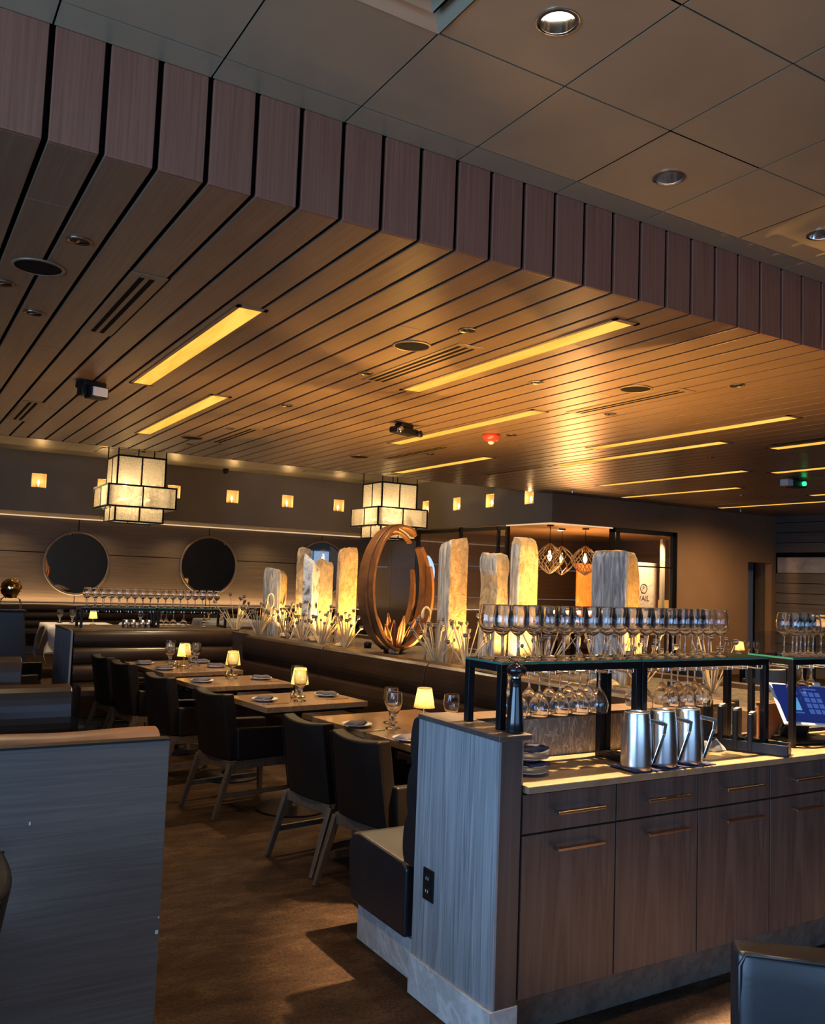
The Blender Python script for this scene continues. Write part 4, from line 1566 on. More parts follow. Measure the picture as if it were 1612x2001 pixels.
g = m.build('gravel_bed', gravel_m, r, smooth=True)
g['kind'] = 'stuff'

def rock(name, label, loc, wd, dp, h, mat, rz=0.0, seed=0, shape=None, slant=(0, 0), rough=0.05, n=28, lev=22, tops=None):
    """standing stone: rounded-rectangle section, uneven faces; shape(t) -> (scale, xoff)"""
    m = MB()
    rings = []
    for j in range(lev + 1):
        t = j / lev
        sc, xo = shape(t) if shape else (1.0, 0.0)
        ring = []
        for k in range(n):
            a = 2 * PI * k / n
            ca, sa = math.cos(a), math.sin(a)
            e = 0.22
            x = math.copysign(abs(ca) ** e, ca) * wd / 2 * sc
            y = math.copysign(abs(sa) ** e, sa) * dp / 2
            p = Vector((x * 6 + seed, y * 6, t * h * 3))
            f = 1 + rough * noise.noise(p) * 1.6 + rough * 0.6 * noise.noise(p * 3.1)
            edge = max(0.0, (t - 0.93) / 0.07)
            f *= 1 - 0.13 * edge * edge
            zz = t * h + (slant[0] * x / wd + slant[1] * y / dp) * h * t
            if t > 0.95:
                zz += 0.02 * noise.noise(Vector((x * 20 + seed, y * 20, 5)))
            ring.append(m.bm.verts.new((x * f + xo * wd, y * f, zz)))
        rings.append(ring)
    for A, B in zip(rings, rings[1:]):
        for k in range(n):
            q = (k + 1) % n
            m._f([A[k], A[q], B[q], B[k]])
    top = rings[-1]
    c = sum((v.co for v in top), Vector()) / n
    inner = [m.bm.verts.new(c + (v.co - c) * 0.5 + Vector((0, 0, 0.008 + 0.015 * noise.noise(v.co * 15)))) for v in top]
    for k in range(n):
        q = (k + 1) % n
        m._f([top[k], top[q], inner[q], inner[k]])
    m._f(inner)
    m._f(rings[0][::-1])
    if isinstance(mat, (list, tuple)):  # second material paints the daylit look onto the window-facing side
        for f in m.bm.faces:
            cc = f.calc_center_median()
            if cc.x < -wd * 0.40:
                f.material_index = 1
    o = m.build(name, mat, None, smooth=False, loc=loc, rz=rz)
    return tag(o, label, 'stone')
Zb = 0.94
rk = math.radians(22)
def shp7(t):
    return (1.0 - 0.22 * math.exp(-((t - 0.72) / 0.10) ** 2) + 0.10 * (t > 0.84), -0.10 * math.exp(-((t - 0.5) / 0.3) ** 2) * -1)
D_ = math.radians
rock('standing_stone', 'short wide standing stone at the far left end of the planter, daylit grey upper face', (3.783, 9.227, Zb), 0.15, 0.24, 0.735, [rock_tan_m, rock_grey_daylit_m], D_(33), 1, None, (-0.05, 0.03))
rock('standing_stone', 'tall narrow dark and gold standing stone behind the speckled pale stone', (3.977, 8.90, Zb), 0.14, 0.12, 0.985, rock_dark_m, D_(-12), 2)
rock('standing_stone', 'pale blue speckled standing stone with a slanting top', (3.815, 8.344, Zb), 0.13, 0.13, 0.84, rock_pale_m, D_(30), 3, lambda t: (0.80 + 0.32 * t, -0.06 + 0.12 * t), (-0.10, 0.08))
rock('standing_stone', 'yellow lit standing stone right of the pale speckled one', (3.985, 8.375, Zb), 0.165, 0.13, 0.845, rock_tan_m, D_(-12), 4, None, (-0.05, 0))
rock('standing_stone', 'tall gold lit standing stone left of the bronze ring', (3.992, 7.873, Zb), 0.19, 0.13, 0.97, [rock_gold_lit_m, rock_tan_m], D_(-16), 5, None, (0.02, -0.02), 0.03)
rock('standing_stone', 'tall gold lit standing stone with a daylit grey side, right of the bronze ring', (4.139, 6.185, Zb), 0.185, 0.235, 1.025, [rock_gold_lit_m, rock_grey_daylit_m], D_(-10), 6, None, (0.03, -0.04), 0.02)
rock('standing_stone', 'daylit grey and uplit yellow standing stone with a waist and a jutting top', (4.255, 5.762, Zb), 0.14, 0.23, 0.92, [rock_tan_m, rock_grey_daylit_m], D_(2), 7, shp7, (0.0, 0.02), 0.05)
rock('standing_stone', 'tallest standing stone, banded daylit grey with a rounded top', (4.411, 5.573, Zb), 0.20, 0.13, 1.05, [rock_tan_m, rock_grey_daylit_m], D_(-4), 8, lambda t: (1.0 - 0.14 * max(0, t - 0.85) / 0.15, 0.03 * t), (0.0, 0.02), 0.04)
rock('standing_stone', 'broad banded daylit blue grey standing stone narrowing to the top, behind the glass rack', (4.50, 4.619, Zb), 0.24, 0.28, 0.935, [rock_gold_lit_m, rock_grey_daylit_m], D_(20), 9, lambda t: (1.10 - 0.30 * max(0, t - 0.40) / 0.6, -0.12 * max(0, t - 0.40) / 0.6), (-0.02, 0), 0.03)
for i, (q, off, s) in enumerate(((4.9, 0.25, 0.07), (3.6, 0.3, 0.05), (2.2, 0.22, 0.06), (4.3, 0.18, 0.045), (5.5, 0.25, 0.06), (1.1, 0.2, 0.07))):
    p = Vector((PL[0], PL[1], 0)) + PU * q + PV * off
    m = MB()
    bmesh.ops.create_icosphere(m.bm, subdivisions=2, radius=s)
    for v in m.bm.verts:
        v.co = Vector((v.co.x * 1.4, v.co.y, v.co.z * 0.6)) * (1 + 0.35 * noise.noise(v.co * 22 + Vector((i, 0, 0))))
    o = m.build('small_stone', rock_tan_m, None, loc=(p.x, p.y, 0.965 + s * 0.2), rz=i)
    tag(o, 'small loose stone on the planter gravel, %s from its far end' % ORD[[1, 3, 4, 2, 0, 5][i]], 'stone', 'small stones on the gravel')

# bronze ring sculpture of nested bands
r = thing('ring_sculpture', 'rust bronze sculpture of nested curved bands forming an open ring', 'sculpture', (4.046, 6.983, 0.975), math.radians(-2))
def band(rx, rz_, a0, a1, yc, wd, th, cx=0.0, taper=True, tilt=0.0, ycurve=0.0):
    m = MB()
    N = 44
    rings = []
    for i in range(N + 1):
        t = i / N
        a = math.radians(a0 + (a1 - a0) * t)
        ca, sa = math.cos(a), math.sin(a)
        c = Vector((cx + rx * ca, yc + tilt * (t - 0.5) + ycurve * math.sin(PI * t), 0.575 + rz_ * sa))
        nrm = Vector((ca / rx, 0, sa / rz_)).normalized()
        f = (0.55 + 0.45 * math.sin(PI * min(1, max(0, t * 0.9 + 0.08)))) if taper else 1
        hw = wd * f / 2
        rings.append([m.bm.verts.new(c + nrm * th / 2 + Vector((0, -hw, 0))), m.bm.verts.new(c + nrm * th / 2 + Vector((0, hw, 0))),
                      m.bm.verts.new(c - nrm * th / 2 + Vector((0, hw, 0))), m.bm.verts.new(c - nrm * th / 2 + Vector((0, -hw, 0)))])
    for A, B in zip(rings, rings[1:]):
        for k in range(4):
            q = (k + 1) % 4
            m._f([A[k], A[q], B[q], B[k]])
    m._f(rings[0])
    m._f(rings[-1][::-1])
    m.build('band', rust_m, r, bevel=0.004)
band(0.335, 0.570, 268, 58, 0.00, 0.17, 0.026)
band(0.312, 0.560, 265, 66, -0.13, 0.11, 0.024, -0.005, True, 0.06)
band(0.285, 0.530, 264, 52, 0.12, 0.12, 0.022, 0.0, True, -0.08)
band(0.255, 0.490, 258, 84, -0.05, 0.12, 0.020, -0.03, True, 0.10)
band(0.225, 0.440, 250, 96, 0.05, 0.09, 0.018, -0.05, True, 0.12)
band(0.335, 0.570, -95, 42, 0.03, 0.20, 0.036)
band(0.300, 0.545, -85, 22, -0.10, 0.14, 0.026, 0.01)
band(0.365, 0.560, -65, 8, 0.14, 0.12, 0.024, 0.01)
band(0.250, 0.505, -80, 20, 0.12, 0.10, 0.022, 0.0)
for i in range(9):  # added blades standing in for leaf-shaped highlights low in the ring
    a = i / 8
    m = MB()
    x0 = -0.17 + 0.34 * a
    yb = 0.05 * math.sin(i * 2.3)
    ht = 0.20 + 0.14 * abs(math.sin(i * 1.7))
    lean = (a - 0.5) * 0.16 + 0.03 * math.sin(i * 3.1)
    m.grid(lambda u, v: (x0 * (0.6 + 0.4 * v) + lean * v + (u - 0.5) * 0.075 * math.sin(PI * (0.15 + 0.83 * v)), yb + 0.02 * math.cos((u - 0.5) * PI) - 0.02 * v, 0.01 + ht * v), 4, 8)
    m.build('highlight_blade', rust_m, r, smooth=True, solid=0.006)
m = MB()
m.lathe([(0, -0.03), (0.09, -0.03), (0.09, 0.006), (0, 0.006)], 24, cap=False)
m.build('base', black_m, r)

# dry poppy bunches, curled stalks
def poppy(label, q, off, n, hmax, seed, spread=0.5):
    rnd = random.Random(seed)
    p = Vector((PL[0], PL[1], 0.95)) + PU * q + PV * off
    r = thing('dried_poppy_bunch', label, 'dried flowers', p, 0, 'dried poppies in the planter')
    for i in range(n):
        a = rnd.uniform(0, 2 * PI)
        lean = rnd.uniform(0.12, spread)
        L = hmax * rnd.uniform(0.6, 1.0)
        d = Vector((math.cos(a) * lean, math.sin(a) * lean, 1)).normalized()
        b = Vector((d.x * 0.02, d.y * 0.02, 0))
        tip = b + d * L
        m = MB()
        m.tube([b, b + d * L * 0.5 + Vector((0, 0, 0.006)), tip], [0.0060, 0.005, 0.0035], 5)
        m.mi = 1
        s = rnd.uniform(0.013, 0.021)
        m.lathe([(0, -s), (s * 0.7, -s * 0.6), (s, 0), (s * 0.75, s * 0.6), (s * 0.95, s * 0.85), (s * 0.9, s), (0, s)], 8, c=tip, cap=False)
        m.build('stem', [stem_m, pod_m], r)
for i, (q, off, n, h) in enumerate(((6.35, 0.10, 13, 0.42), (5.85, 0.12, 15, 0.40), (5.60, 0.30, 12, 0.42), (5.20, 0.13, 9, 0.34), (4.95, 0.14, 12, 0.40), (4.58, 0.14, 17, 0.40), (4.25, 0.2, 12, 0.36), (2.80, 0.14, 14, 0.38), (2.45, 0.16, 10, 0.38), (2.45, 0.45, 12, 0.42), (1.75, 0.30, 14, 0.42), (1.45, 0.55, 12, 0.42), (0.95, 0.40, 14, 0.42), (0.6, 0.7, 12, 0.40))):
    poppy('bunch of dried poppy heads in the planter, %s bunch from the far end' % ORD[i], q, off, int(n * 1.4), h * 1.05, 40 + i, 0.78)

def curl(label, q, off, h, ang, R=0.042, tube_r=0.005):
    p = Vector((PL[0], PL[1], 0.95)) + PU * q + PV * off
    m = MB()
    pts = [(0, 0, 0), (0.004, 0, h * 0.5), (0, 0, h - R)]
    for k in range(15):
        t = -PI / 2 + (k / 14) * PI * 1.62
        pts.append((R * math.cos(t), 0, h + R * 1.6 * math.sin(t) * 1.0 + R * 0.6))
    rs = [tube_r] * (len(pts) - 4) + [tube_r * 1.3, tube_r * 1.6, tube_r * 1.7, tube_r * 0.9]
    m.tube(pts, rs, 8)
    o = m.build('curled_stalk', stem_m, None, smooth=True, loc=p, rz=ang)
    return tag(o, label, 'dried flower', 'curled stalks in the planter')
curl('curled dry stalk standing in front of the gold lit stone right of the ring', 2.62, 0.16, 0.30, 0.5)
curl('curled dry stalk between the bronze ring and the gold lit stone with a grey side', 3.05, 0.22, 0.34, 0.3, 0.05, 0.009)
curl('curled dry stalk against the short stone at the far end of the planter', 5.75, 0.20, 0.36, 0.4, 0.05)
curl('thick curled copper stalk seen between the tallest stone and the broad stone', 1.75, 0.62, 0.20, 0.3, 0.085, 0.011)
curl('curled dry stalk behind the rear row of the near glass rack', 1.2, 0.42, 0.22, -0.4, 0.045)

# planter uplights
def make_uplight():
    r = thing('planter_uplight', '', 'light', group='uplights in the planter')
    m = MB()
    m.lathe([(0, 0), (0.035, 0), (0.04, 0.05), (0.034, 0.06), (0.033, 0.05), (0, 0.045)], 18, cap=False)
    m.build('body', black_m, r, smooth=True)
    m = MB()
    m.lathe([(0, 0.049), (0.031, 0.050), (0.031, 0.052), (0, 0.052)], 18, cap=False)
    m.build('lens', white_lamp_m, r)
    return r
upl = Kind(make_uplight)
UP = [((3.86, 8.92), (3.80, 9.15), 26), ((4.02, 8.62), (3.99, 8.85), 14), ((4.00, 8.05), (3.95, 8.35), 22), ((4.06, 7.50), (4.0, 7.85), 34), ((4.22, 6.55), (4.07, 6.98), 24),
      ((4.22, 5.93), (4.16, 6.12), 26), ((4.25, 5.40), (4.27, 5.66), 24), ((4.48, 5.20), (4.44, 5.52), 18), ((4.63, 4.20), (4.54, 4.55), 28), ((4.60, 6.2), (4.5, 6.3), 75), ((4.80, 5.0), (4.8, 5.0), 100), ((4.50, 7.6), (4.45, 7.5), 45)]  # last three added behind the stones to brighten the plank ceiling
for i, ((x, y), t, pw) in enumerate(UP):
    upl((x, y, 0.955), 0, 'small black uplight in the planter gravel, %s from its far end' % ORD[i])
    spot('uplight_beam', (x, y, 1.02), (t[0], t[1], 1.75), pw * 3.2, GOLD, 125, 0.7, 0.02)

# ------------------------------------------------------------------ dining chairs
def make_chair(leg, lea):
    def mk():
        r = thing('dining_chair', '', 'chair')
        # padded back, slightly hollow and leaning backwards (chair faces +x)
        m = MB()
        nu, nv = 12, 8
        def face(off):
            def P(u, v):
                y = (u - 0.5) * 0.50
                z = 0.36 + v * 0.44
                lean = -0.07 * v
                hollow = 0.030 * (2 * u - 1) ** 2
                crown = 0.012 * math.cos((u - 0.5) * PI) * v
                return (-0.235 + lean + hollow + off, y * (1 - 0.02 * v), z - 0.018 * v * (1 - (2 * u - 1) ** 2) + crown * 0)
            return P
        A = [[m.bm.verts.new(face(0.0)(i / nu, j / nv)) for i in range(nu + 1)] for j in range(nv + 1)]
        B = [[m.bm.verts.new(face(-0.085)(i / nu, j / nv)) for i in range(nu + 1)] for j in range(nv + 1)]
        for j in range(nv):
            for i in range(nu):
                m._f([A[j][i], A[j][i + 1], A[j + 1][i + 1], A[j + 1][i]])
                m._f([B[j][i + 1], B[j][i], B[j + 1][i], B[j + 1][i + 1]])
        for j in range(nv):
            m._f([A[j][0], A[j + 1][0], B[j + 1][0], B[j][0]])
            m._f([A[j + 1][nu], A[j][nu], B[j][nu], B[j + 1][nu]])
        for i in range(nu):
            m._f([A[nv][i], A[nv][i + 1], B[nv][i + 1], B[nv][i]])
            m._f([A[0][i + 1], A[0][i], B[0][i], B[0][i + 1]])
        bk = m.build('backrest', lea, r, bevel=0.014, seg=3)
        for s in (-1, 1):
            m = MB()
            m.tube([(-0.322 - 0.07 * v + 0.030, s * 0.252 * (1 - 0.02 * v), 0.37 + v * 0.42) for v in (0, 0.25, 0.5, 0.75, 1.0)], 0.004, 6)
            m.build('piping', lea, bk)
        for s in (-1, 1):
            m = MB()
            m.prism([(-0.25, 0.365), (0.235, 0.365), (0.235, 0.555), (-0.262, 0.575)], s * 0.262 - 0.032, s * 0.262 + 0.032, axis='y')
            m.build('armrest', lea, r, bevel=0.012, seg=3)
        m = MB()
        m.box((-0.245, -0.23, 0.365), (0.26, 0.23, 0.475))
        m.build('seat', lea, r, bevel=0.03, seg=3)
        m = MB()
        for s in (-1, 1):
            m.box((-0.28, s * 0.262 - 0.016, 0.305), (0.235, s * 0.262 + 0.016, 0.362))
        m.box((-0.30, -0.262, 0.305), (-0.265, 0.262, 0.362))
        m.box((0.205, -0.262, 0.305), (0.235, 0.262, 0.362))
        m.build('seat_frame', leg, r, bevel=0.003)
        for s in (-1, 1):
            m = MB()
            m.bar((-0.285, s * 0.262, 0.345), (-0.40, s * 0.272, 0.0), 0.046, 0.030, 0.040, 0.030)
            m.build('leg', leg, r, bevel=0.003)
            m = MB()
            m.bar((0.212, s * 0.262, 0.345), (0.225, s * 0.262, 0.0), 0.046, 0.030, 0.046, 0.030, up=(1, 0, 0))
            m.build('leg', leg, r, bevel=0.003)
            m = MB()
            m.bar((-0.352, s * 0.268, 0.145), (0.220, s * 0.262, 0.145), 0.018, None, 0.030, None)
            m.build('stretcher', leg, r)
        sc = Matrix.Diagonal((1.0, 0.85, 1.022, 1.0))
        for ch in r.children_recursive:
            ch.data.transform(sc)
        return r
    return mk
chair = Kind(make_chair(leg_m, chair_leather_m))
CH = [(2.50, 4.13, 9, 'dark leather dining chair nearest the grey blue end panel, pushed up to the nearest table'),
      (2.46, 4.70, 9, 'dark leather dining chair at the nearest table, second from the end panel'),
      (2.33, 5.98, 10, 'dark leather dining chair at the second table from the camera'),
      (2.23, 6.97, 9, 'dark leather dining chair at the third table from the camera'),
      (2.19, 8.00, 8, 'dark leather dining chair at the farthest banquette table, nearer one of two'),
      (2.14, 8.58, 7, 'dark leather dining chair at the farthest banquette table, farther one of two')]
for x, y, a, lb in CH:
    chair((x, y, 0), math.radians(a), lb)
chair((1.28, 10.6, 0), math.radians(20), 'dark leather dining chair with a blue lit edge, far left before the white tablecloth')
chair((1.05, 9.35, 0), math.radians(35), 'dark leather dining chair cut by the left frame edge behind the booth benches')
chair((-0.03, 2.64, 0), math.radians(173), 'black leather chair edge in front of the slate partition at the left frame edge')
# broad black chair at the lower right
def club():
    r = thing('leather_chair', 'black leather chair back at the lower right corner, blue in the daylight', 'chair', (2.17, 1.47, 0), math.radians(50.7))
    m = MB()
    nu = 16
    A, B = [], []
    for j in range(11):
        v = j / 10
        z = 0.25 + 0.55 * v
        A.append([m.bm.verts.new((-0.335 - 0.035 * math.sin(PI * (0.04 + 0.92 * i / nu)) ** 0.7 - 0.02 * math.sin(PI * v) + 0.02 * v, (i / nu - 0.5) * 0.54, z)) for i in range(nu + 1)])
        B.append([m.bm.verts.new((-0.265 + 0.02 * v, (i / nu - 0.5) * 0.54, z)) for i in range(nu + 1)])
    for j in range(10):
        for i in range(nu):
            m._f([A[j][i], A[j][i + 1], A[j + 1][i + 1], A[j + 1][i]])
            m._f([B[j][i], B[j][i + 1], B[j + 1][i + 1], B[j + 1][i]])
        m._f([A[j][0], A[j + 1][0], B[j + 1][0], B[j][0]])
        m._f([A[j][nu], A[j + 1][nu], B[j + 1][nu], B[j][nu]])
    for i in range(nu):
        m._f([A[0][i], A[0][i + 1], B[0][i + 1], B[0][i]])
        m._f([A[10][i], A[10][i + 1], B[10][i + 1], B[10][i]])
    bk = m.build('backrest', black_leather_m, r, bevel=0.014, seg=3, smooth=False)
    for f in bk.data.polygons:
        f.use_smooth = True
    m = MB()
    m.tube([(-0.341, -0.262, 0.27), (-0.330, -0.264, 0.77), (-0.324, -0.25, 0.794), (-0.345, -0.12, 0.797), (-0.352, 0.0, 0.797), (-0.345, 0.12, 0.797), (-0.324, 0.25, 0.794), (-0.330, 0.264, 0.77), (-0.341, 0.262, 0.27)], 0.0055, 8)
    m.build('piping', black_leather_m, bk, smooth=True)
    m = MB()
    m.box((-0.27, -0.18, 0.28), (0.14, 0.18, 0.46))
    m.build('seat', black_leather_m, r, bevel=0.03, seg=3)
    for sx in (-0.29, 0.10):
        for s in (-1, 1):
            m = MB()
            yl = 0.24 if sx < 0 else 0.15
            m.bar((sx, s * yl, 0.30), (sx * 1.05, s * yl, 0.0), 0.045, 0.03)
            m.build('leg', leg_m, r)
club()

# ------------------------------------------------------------------ dining tables
def table(name, label, x, y, a, wx, wy, base=True):
    r = thing(name, label, 'table', (x, y, 0), math.radians(a))
    m = MB()
    m.box((-wx / 2, -wy / 2, 0.722), (wx / 2, wy / 2, 0.76))
    m.build('tabletop', table_m, r, bevel=0.003)
    m = MB()
    m.box((-wx / 2 + 0.02, -wy / 2 + 0.02, 0.705), (wx / 2 - 0.02, wy / 2 - 0.02, 0.722))
    m.build('sub_top', black_m, r)
    for s in ([0] if wy < 1.0 else [-wy / 4, wy / 4]):
        m = MB()
        m.lathe([(0, 0), (0.25, 0), (0.25, 0.012), (0.06, 0.03), (0.038, 0.05), (0.038, 0.69), (0.12, 0.705), (0, 0.705)], 32, c=(0, s, 0), cap=False)
        m.build('pedestal', black_m, r)
    return r
T1 = table('dining_table', 'walnut dining table nearest the camera, partly behind the end panel', 2.80, 4.44, 5.5, 0.80, 1.22)
T2 = table('dining_table', 'walnut two seat table, second from the camera', 2.575, 5.77, 6, 0.80, 0.60)
T3 = table('dining_table', 'walnut two seat table, third from the camera', 2.49, 6.86, 6, 0.78, 0.60)
T4 = table('dining_table', 'walnut table farthest along the banquette, with two chairs', 2.42, 8.02, 6, 0.74, 0.98)

# place settings
def make_plate():
    r = thing('bread_plate', '', 'plate')
    m = MB()
    m.lathe([(0.0, 0.0), (0.045, 0.0), (0.06, 0.006), (0.088, 0.016), (0.090, 0.019), (0.06, 0.010), (0.044, 0.005), (0.0, 0.005)], 36, cap=False)
    m.build('dish', porcelain_m, r, smooth=True)
    return r
plate = Kind(make_plate)
def make_nap():
    m = MB()
    def P(u, v):
        e = (math.sin(PI * min(1, max(0, u)))) ** 0.5
        return ((u - 0.5) * 0.155, (v - 0.5) * 0.085 * (1 - 0.5 * u), 0.012 + 0.020 * e * (1 - abs(2 * v - 1) ** 3) + 0.004 * math.sin(u * 9))
    m.grid(P, 16, 10)
    o = m.build('folded_napkin', napkin_m, None, solid=0.007, smooth=True)
    return tag(o, None, 'napkin')
nap = Kind(make_nap)
def make_goblet():
    r = thing('water_goblet', '', 'glass')
    m = MB()
    m.lathe([(0.004, 0.062), (0.020, 0.070), (0.032, 0.090), (0.037, 0.115), (0.0365, 0.140), (0.0342, 0.1632), (0.0339, 0.1647), (0.0336, 0.1652), (0.0333, 0.1647), (0.0334, 0.1632), (0.0357, 0.140), (0.036, 0.115), (0.031, 0.091), (0.018, 0.073), (0, 0.069)], 24, cap=False)
    m.build('bowl', wine_bowl_m, r, smooth=True)
    m = MB()
    m.lathe([(0, 0), (0.034, 0), (0.034, 0.003), (0.014, 0.008), (0.007, 0.018), (0.009, 0.04), (0.014, 0.058), (0.012, 0.067), (0, 0.067)], 20, cap=False)
    m.build('stem', stem_glass_m, r, smooth=True)
    return r
def scaled_goblet():
    r = make_goblet()
    for ch in r.children:
        ch.data.transform(Matrix.Scale(1.27, 4))
    return r
gob = Kind(scaled_goblet)
def make_lamp():
    r = thing('table_lamp', '', 'lamp')
    m = MB()
    m.lathe([(0, 0), (0.045, 0), (0.046, 0.006), (0.040, 0.012), (0.010, 0.016), (0, 0.016)], 28, cap=False)
    m.build('base', brass_m, r, smooth=True)
    m = MB()
    m.tube([(0, 0, 0.014), (0, 0, 0.14)], 0.005, 10)
    m.build('stem', brass_m, r)
    m = MB()
    m.lathe([(0.064, 0.090), (0.063, 0.092), (0.043, 0.207), (0.0435, 0.209)], 96, cap=False, wob=lambda t: 0.022 * math.cos(t * 24))
    m.build('lamp_shade', shade_m, r, smooth=True)
    for z, q in ((0.091, 0.0655), (0.208, 0.0448)):
        m = MB()
        m.tube([(q * math.cos(k * PI / 18), q * math.sin(k * PI / 18), z) for k in range(36)], 0.0016, 5, closed=True)
        m.build('shade_rim', brass_m, r)
    m = MB()
    m.lathe([(0, 0.13), (0.012, 0.135), (0.017, 0.155), (0.012, 0.175), (0, 0.18)], 14, cap=False)
    m.build('bulb', bulb_m, r, smooth=True)
    return r
lmp = Kind(make_lamp)
def lamp(x, y, z, lb, pw=3.5):
    o = lmp((x, y, z), 0, lb)
    point('table_lamp_glow', (x, y, z + 0.155), pw, (1.0, 0.72, 0.30), 0.02)
def setting(x, y, rz, where, k=0):
    plate((x, y, 0.7605), 0, 'small white plate ' + where)
    nap((x, y, 0.764), rz, 'grey napkin on plate ' + where)
setting(2.44, 4.60, 0.5, 'on the nearest table in front of the second chair')
setting(2.50, 4.11, 0.4, 'on the nearest table, chair side, by the end panel')
setting(2.31, 5.72, 0.6, 'on the second table, chair side')
setting(2.83, 5.83, 2.6, 'on the second table, banquette side')
setting(2.22, 6.82, 0.5, 'on the third table, chair side')
setting(2.74, 6.89, 2.7, 'on the third table, banquette side')
setting(2.12, 8.22, 0.4, 'on the farthest table, chair side, farther one')
setting(2.18, 7.75, 0.3, 'on the farthest table, chair side, nearer one')
setting(2.66, 8.26, 2.8, 'on the farthest table, banquette side, farther one')
setting(2.68, 7.86, 2.6, 'on the farthest table, banquette side, nearer one')
for x, y, lb in ((2.61, 4.47, 'water goblet on the nearest table, nearer of the two together'), (2.70, 4.66, 'water goblet on the nearest table, farther of the two together'), (2.90, 4.30, 'water goblet on the nearest table just showing above the end panel'),
                 (2.545, 5.66, 'water goblet in front of the lamp on the second table'), (2.66, 5.98, 'water goblet behind the lamp on the second table'),
                 (2.53, 7.00, 'water goblet in front of the lamp on the third table'), (2.31, 8.06, 'water goblet left of the lamp on the farthest table, nearer one'),
                 (2.40, 8.36, 'water goblet left of the lamp on the farthest table, farther one'), (2.418, 7.80, 'water goblet right of the lamp on the farthest table, nearer one'), (2.55, 8.05, 'water goblet right of the lamp on the farthest table, farther one')):
    gob((x, y, 0.7605), 0, lb)
lamp(2.90, 4.60, 0.7605, 'lit pleated table lamp on the nearest table')
lamp(2.62, 5.84, 0.7605, 'lit pleated table lamp on the second table')
lamp(2.60, 7.19, 0.7605, 'lit pleated table lamp on the third table')
lamp(2.42, 7.99, 0.7605, 'lit pleated table lamp on the farthest banquette table')

def make_shaker():
    m = MB()
    m.lathe([(0, 0), (0.014, 0), (0.015, 0.03), (0.010, 0.042), (0.006, 0.05), (0, 0.052)], 14, cap=False)
    o = m.build('salt_shaker', brass_m, None, smooth=True)
    return tag(o, None, 'shaker')
shk = Kind(make_shaker)
for x, y, lb in ((2.35, 7.91, 'small brass shaker by the lamp on the farthest table, nearer one'), (2.33, 7.96, 'small brass shaker by the lamp on the farthest table, farther one'),
                 (2.55, 5.80, 'small brass shaker by the lamp on the second table'), (2.53, 7.13, 'small brass shaker by the lamp on the third table')):
    shk((x, y, 0.7605), 0, lb)
def make_knife():
    m = MB()
    m.box((-0.09, -0.008, 0.0), (0.01, 0.008, 0.0025))
    m.box((0.01, -0.005, 0.0), (0.10, 0.005, 0.004))
    o = m.build('table_knife', chrome_m, None, bevel=0.001)
    return tag(o, None, 'knife')
kni = Kind(make_knife)
for x, y, lb in ((2.44, 4.43, 'table knife beside the plate of the second chair on the nearest table'), (2.50, 3.95, 'table knife beside the plate of the chair by the end panel'),
                 (2.33, 5.57, 'table knife beside the chair side plate on the second table'), (2.22, 6.67, 'table knife beside the chair side plate on the third table'),
                 (2.83, 5.66, 'table knife beside the banquette side plate on the second table'), (2.74, 6.72, 'table knife beside the banquette side plate on the third table')):
    kni((x, y, 0.7606), 0.1, lb)

# ------------------------------------------------------------------ far station with its glass rack
r = thing('station_end_panel', 'far grey wood end panel lit blue, at the left end of the far banquette', 'panel', (1.705, 9.45, 0))
m = MB()
m.box((-0.02, 0.0, 0.10), (0.0, 0.95, 0.985))
m.build('panel', slate_wood_m, r)
m = MB()
m.box((0.0, 0.16, 0.0), (1.80, 0.95, 0.965))
m.build('core', cab_end_m, r)
m = MB()
m.box((-0.022, 0.15, 0.966), (1.82, 0.96, 0.986))
m.build('ledge', ledge_m, r, bevel=0.003)
m = MB()
m.box((-0.018, 0.0, 0.0), (0.02, 0.95, 0.10))
m.build('plinth', kick_m, r)
FX, FY, FZ = 1.845, 9.87, 1.198
rack('glass_rack', 'far black steel rack lined with wine glasses behind the far banquette', (FX, FY, FZ), [0.80, 0.80], 0.28, FZ, 0.987 - FZ, 0.987 - FZ)
for row, (yy, xo) in enumerate(((FY + 0.07, 0.06), (FY + 0.19, 0.10))):
    for i in range(18):
        wine((FX + xo + i * 0.0855, yy, FZ + 0.0087), i * 0.9, 'wine glass on the far rack shelf, %s row, %s from its left end' % (('front', 'rear')[row], ORD[i]), 'wine glasses on the far rack shelf')
for i, x in enumerate((2.74, 2.80, 2.88, 3.00, 3.24)):
    hang((x, FY + 0.13, FZ - 0.0375), i, 'upside down wine glass hanging under the far rack, %s from its middle post' % Wn[i], 'glasses hanging under the far rack')

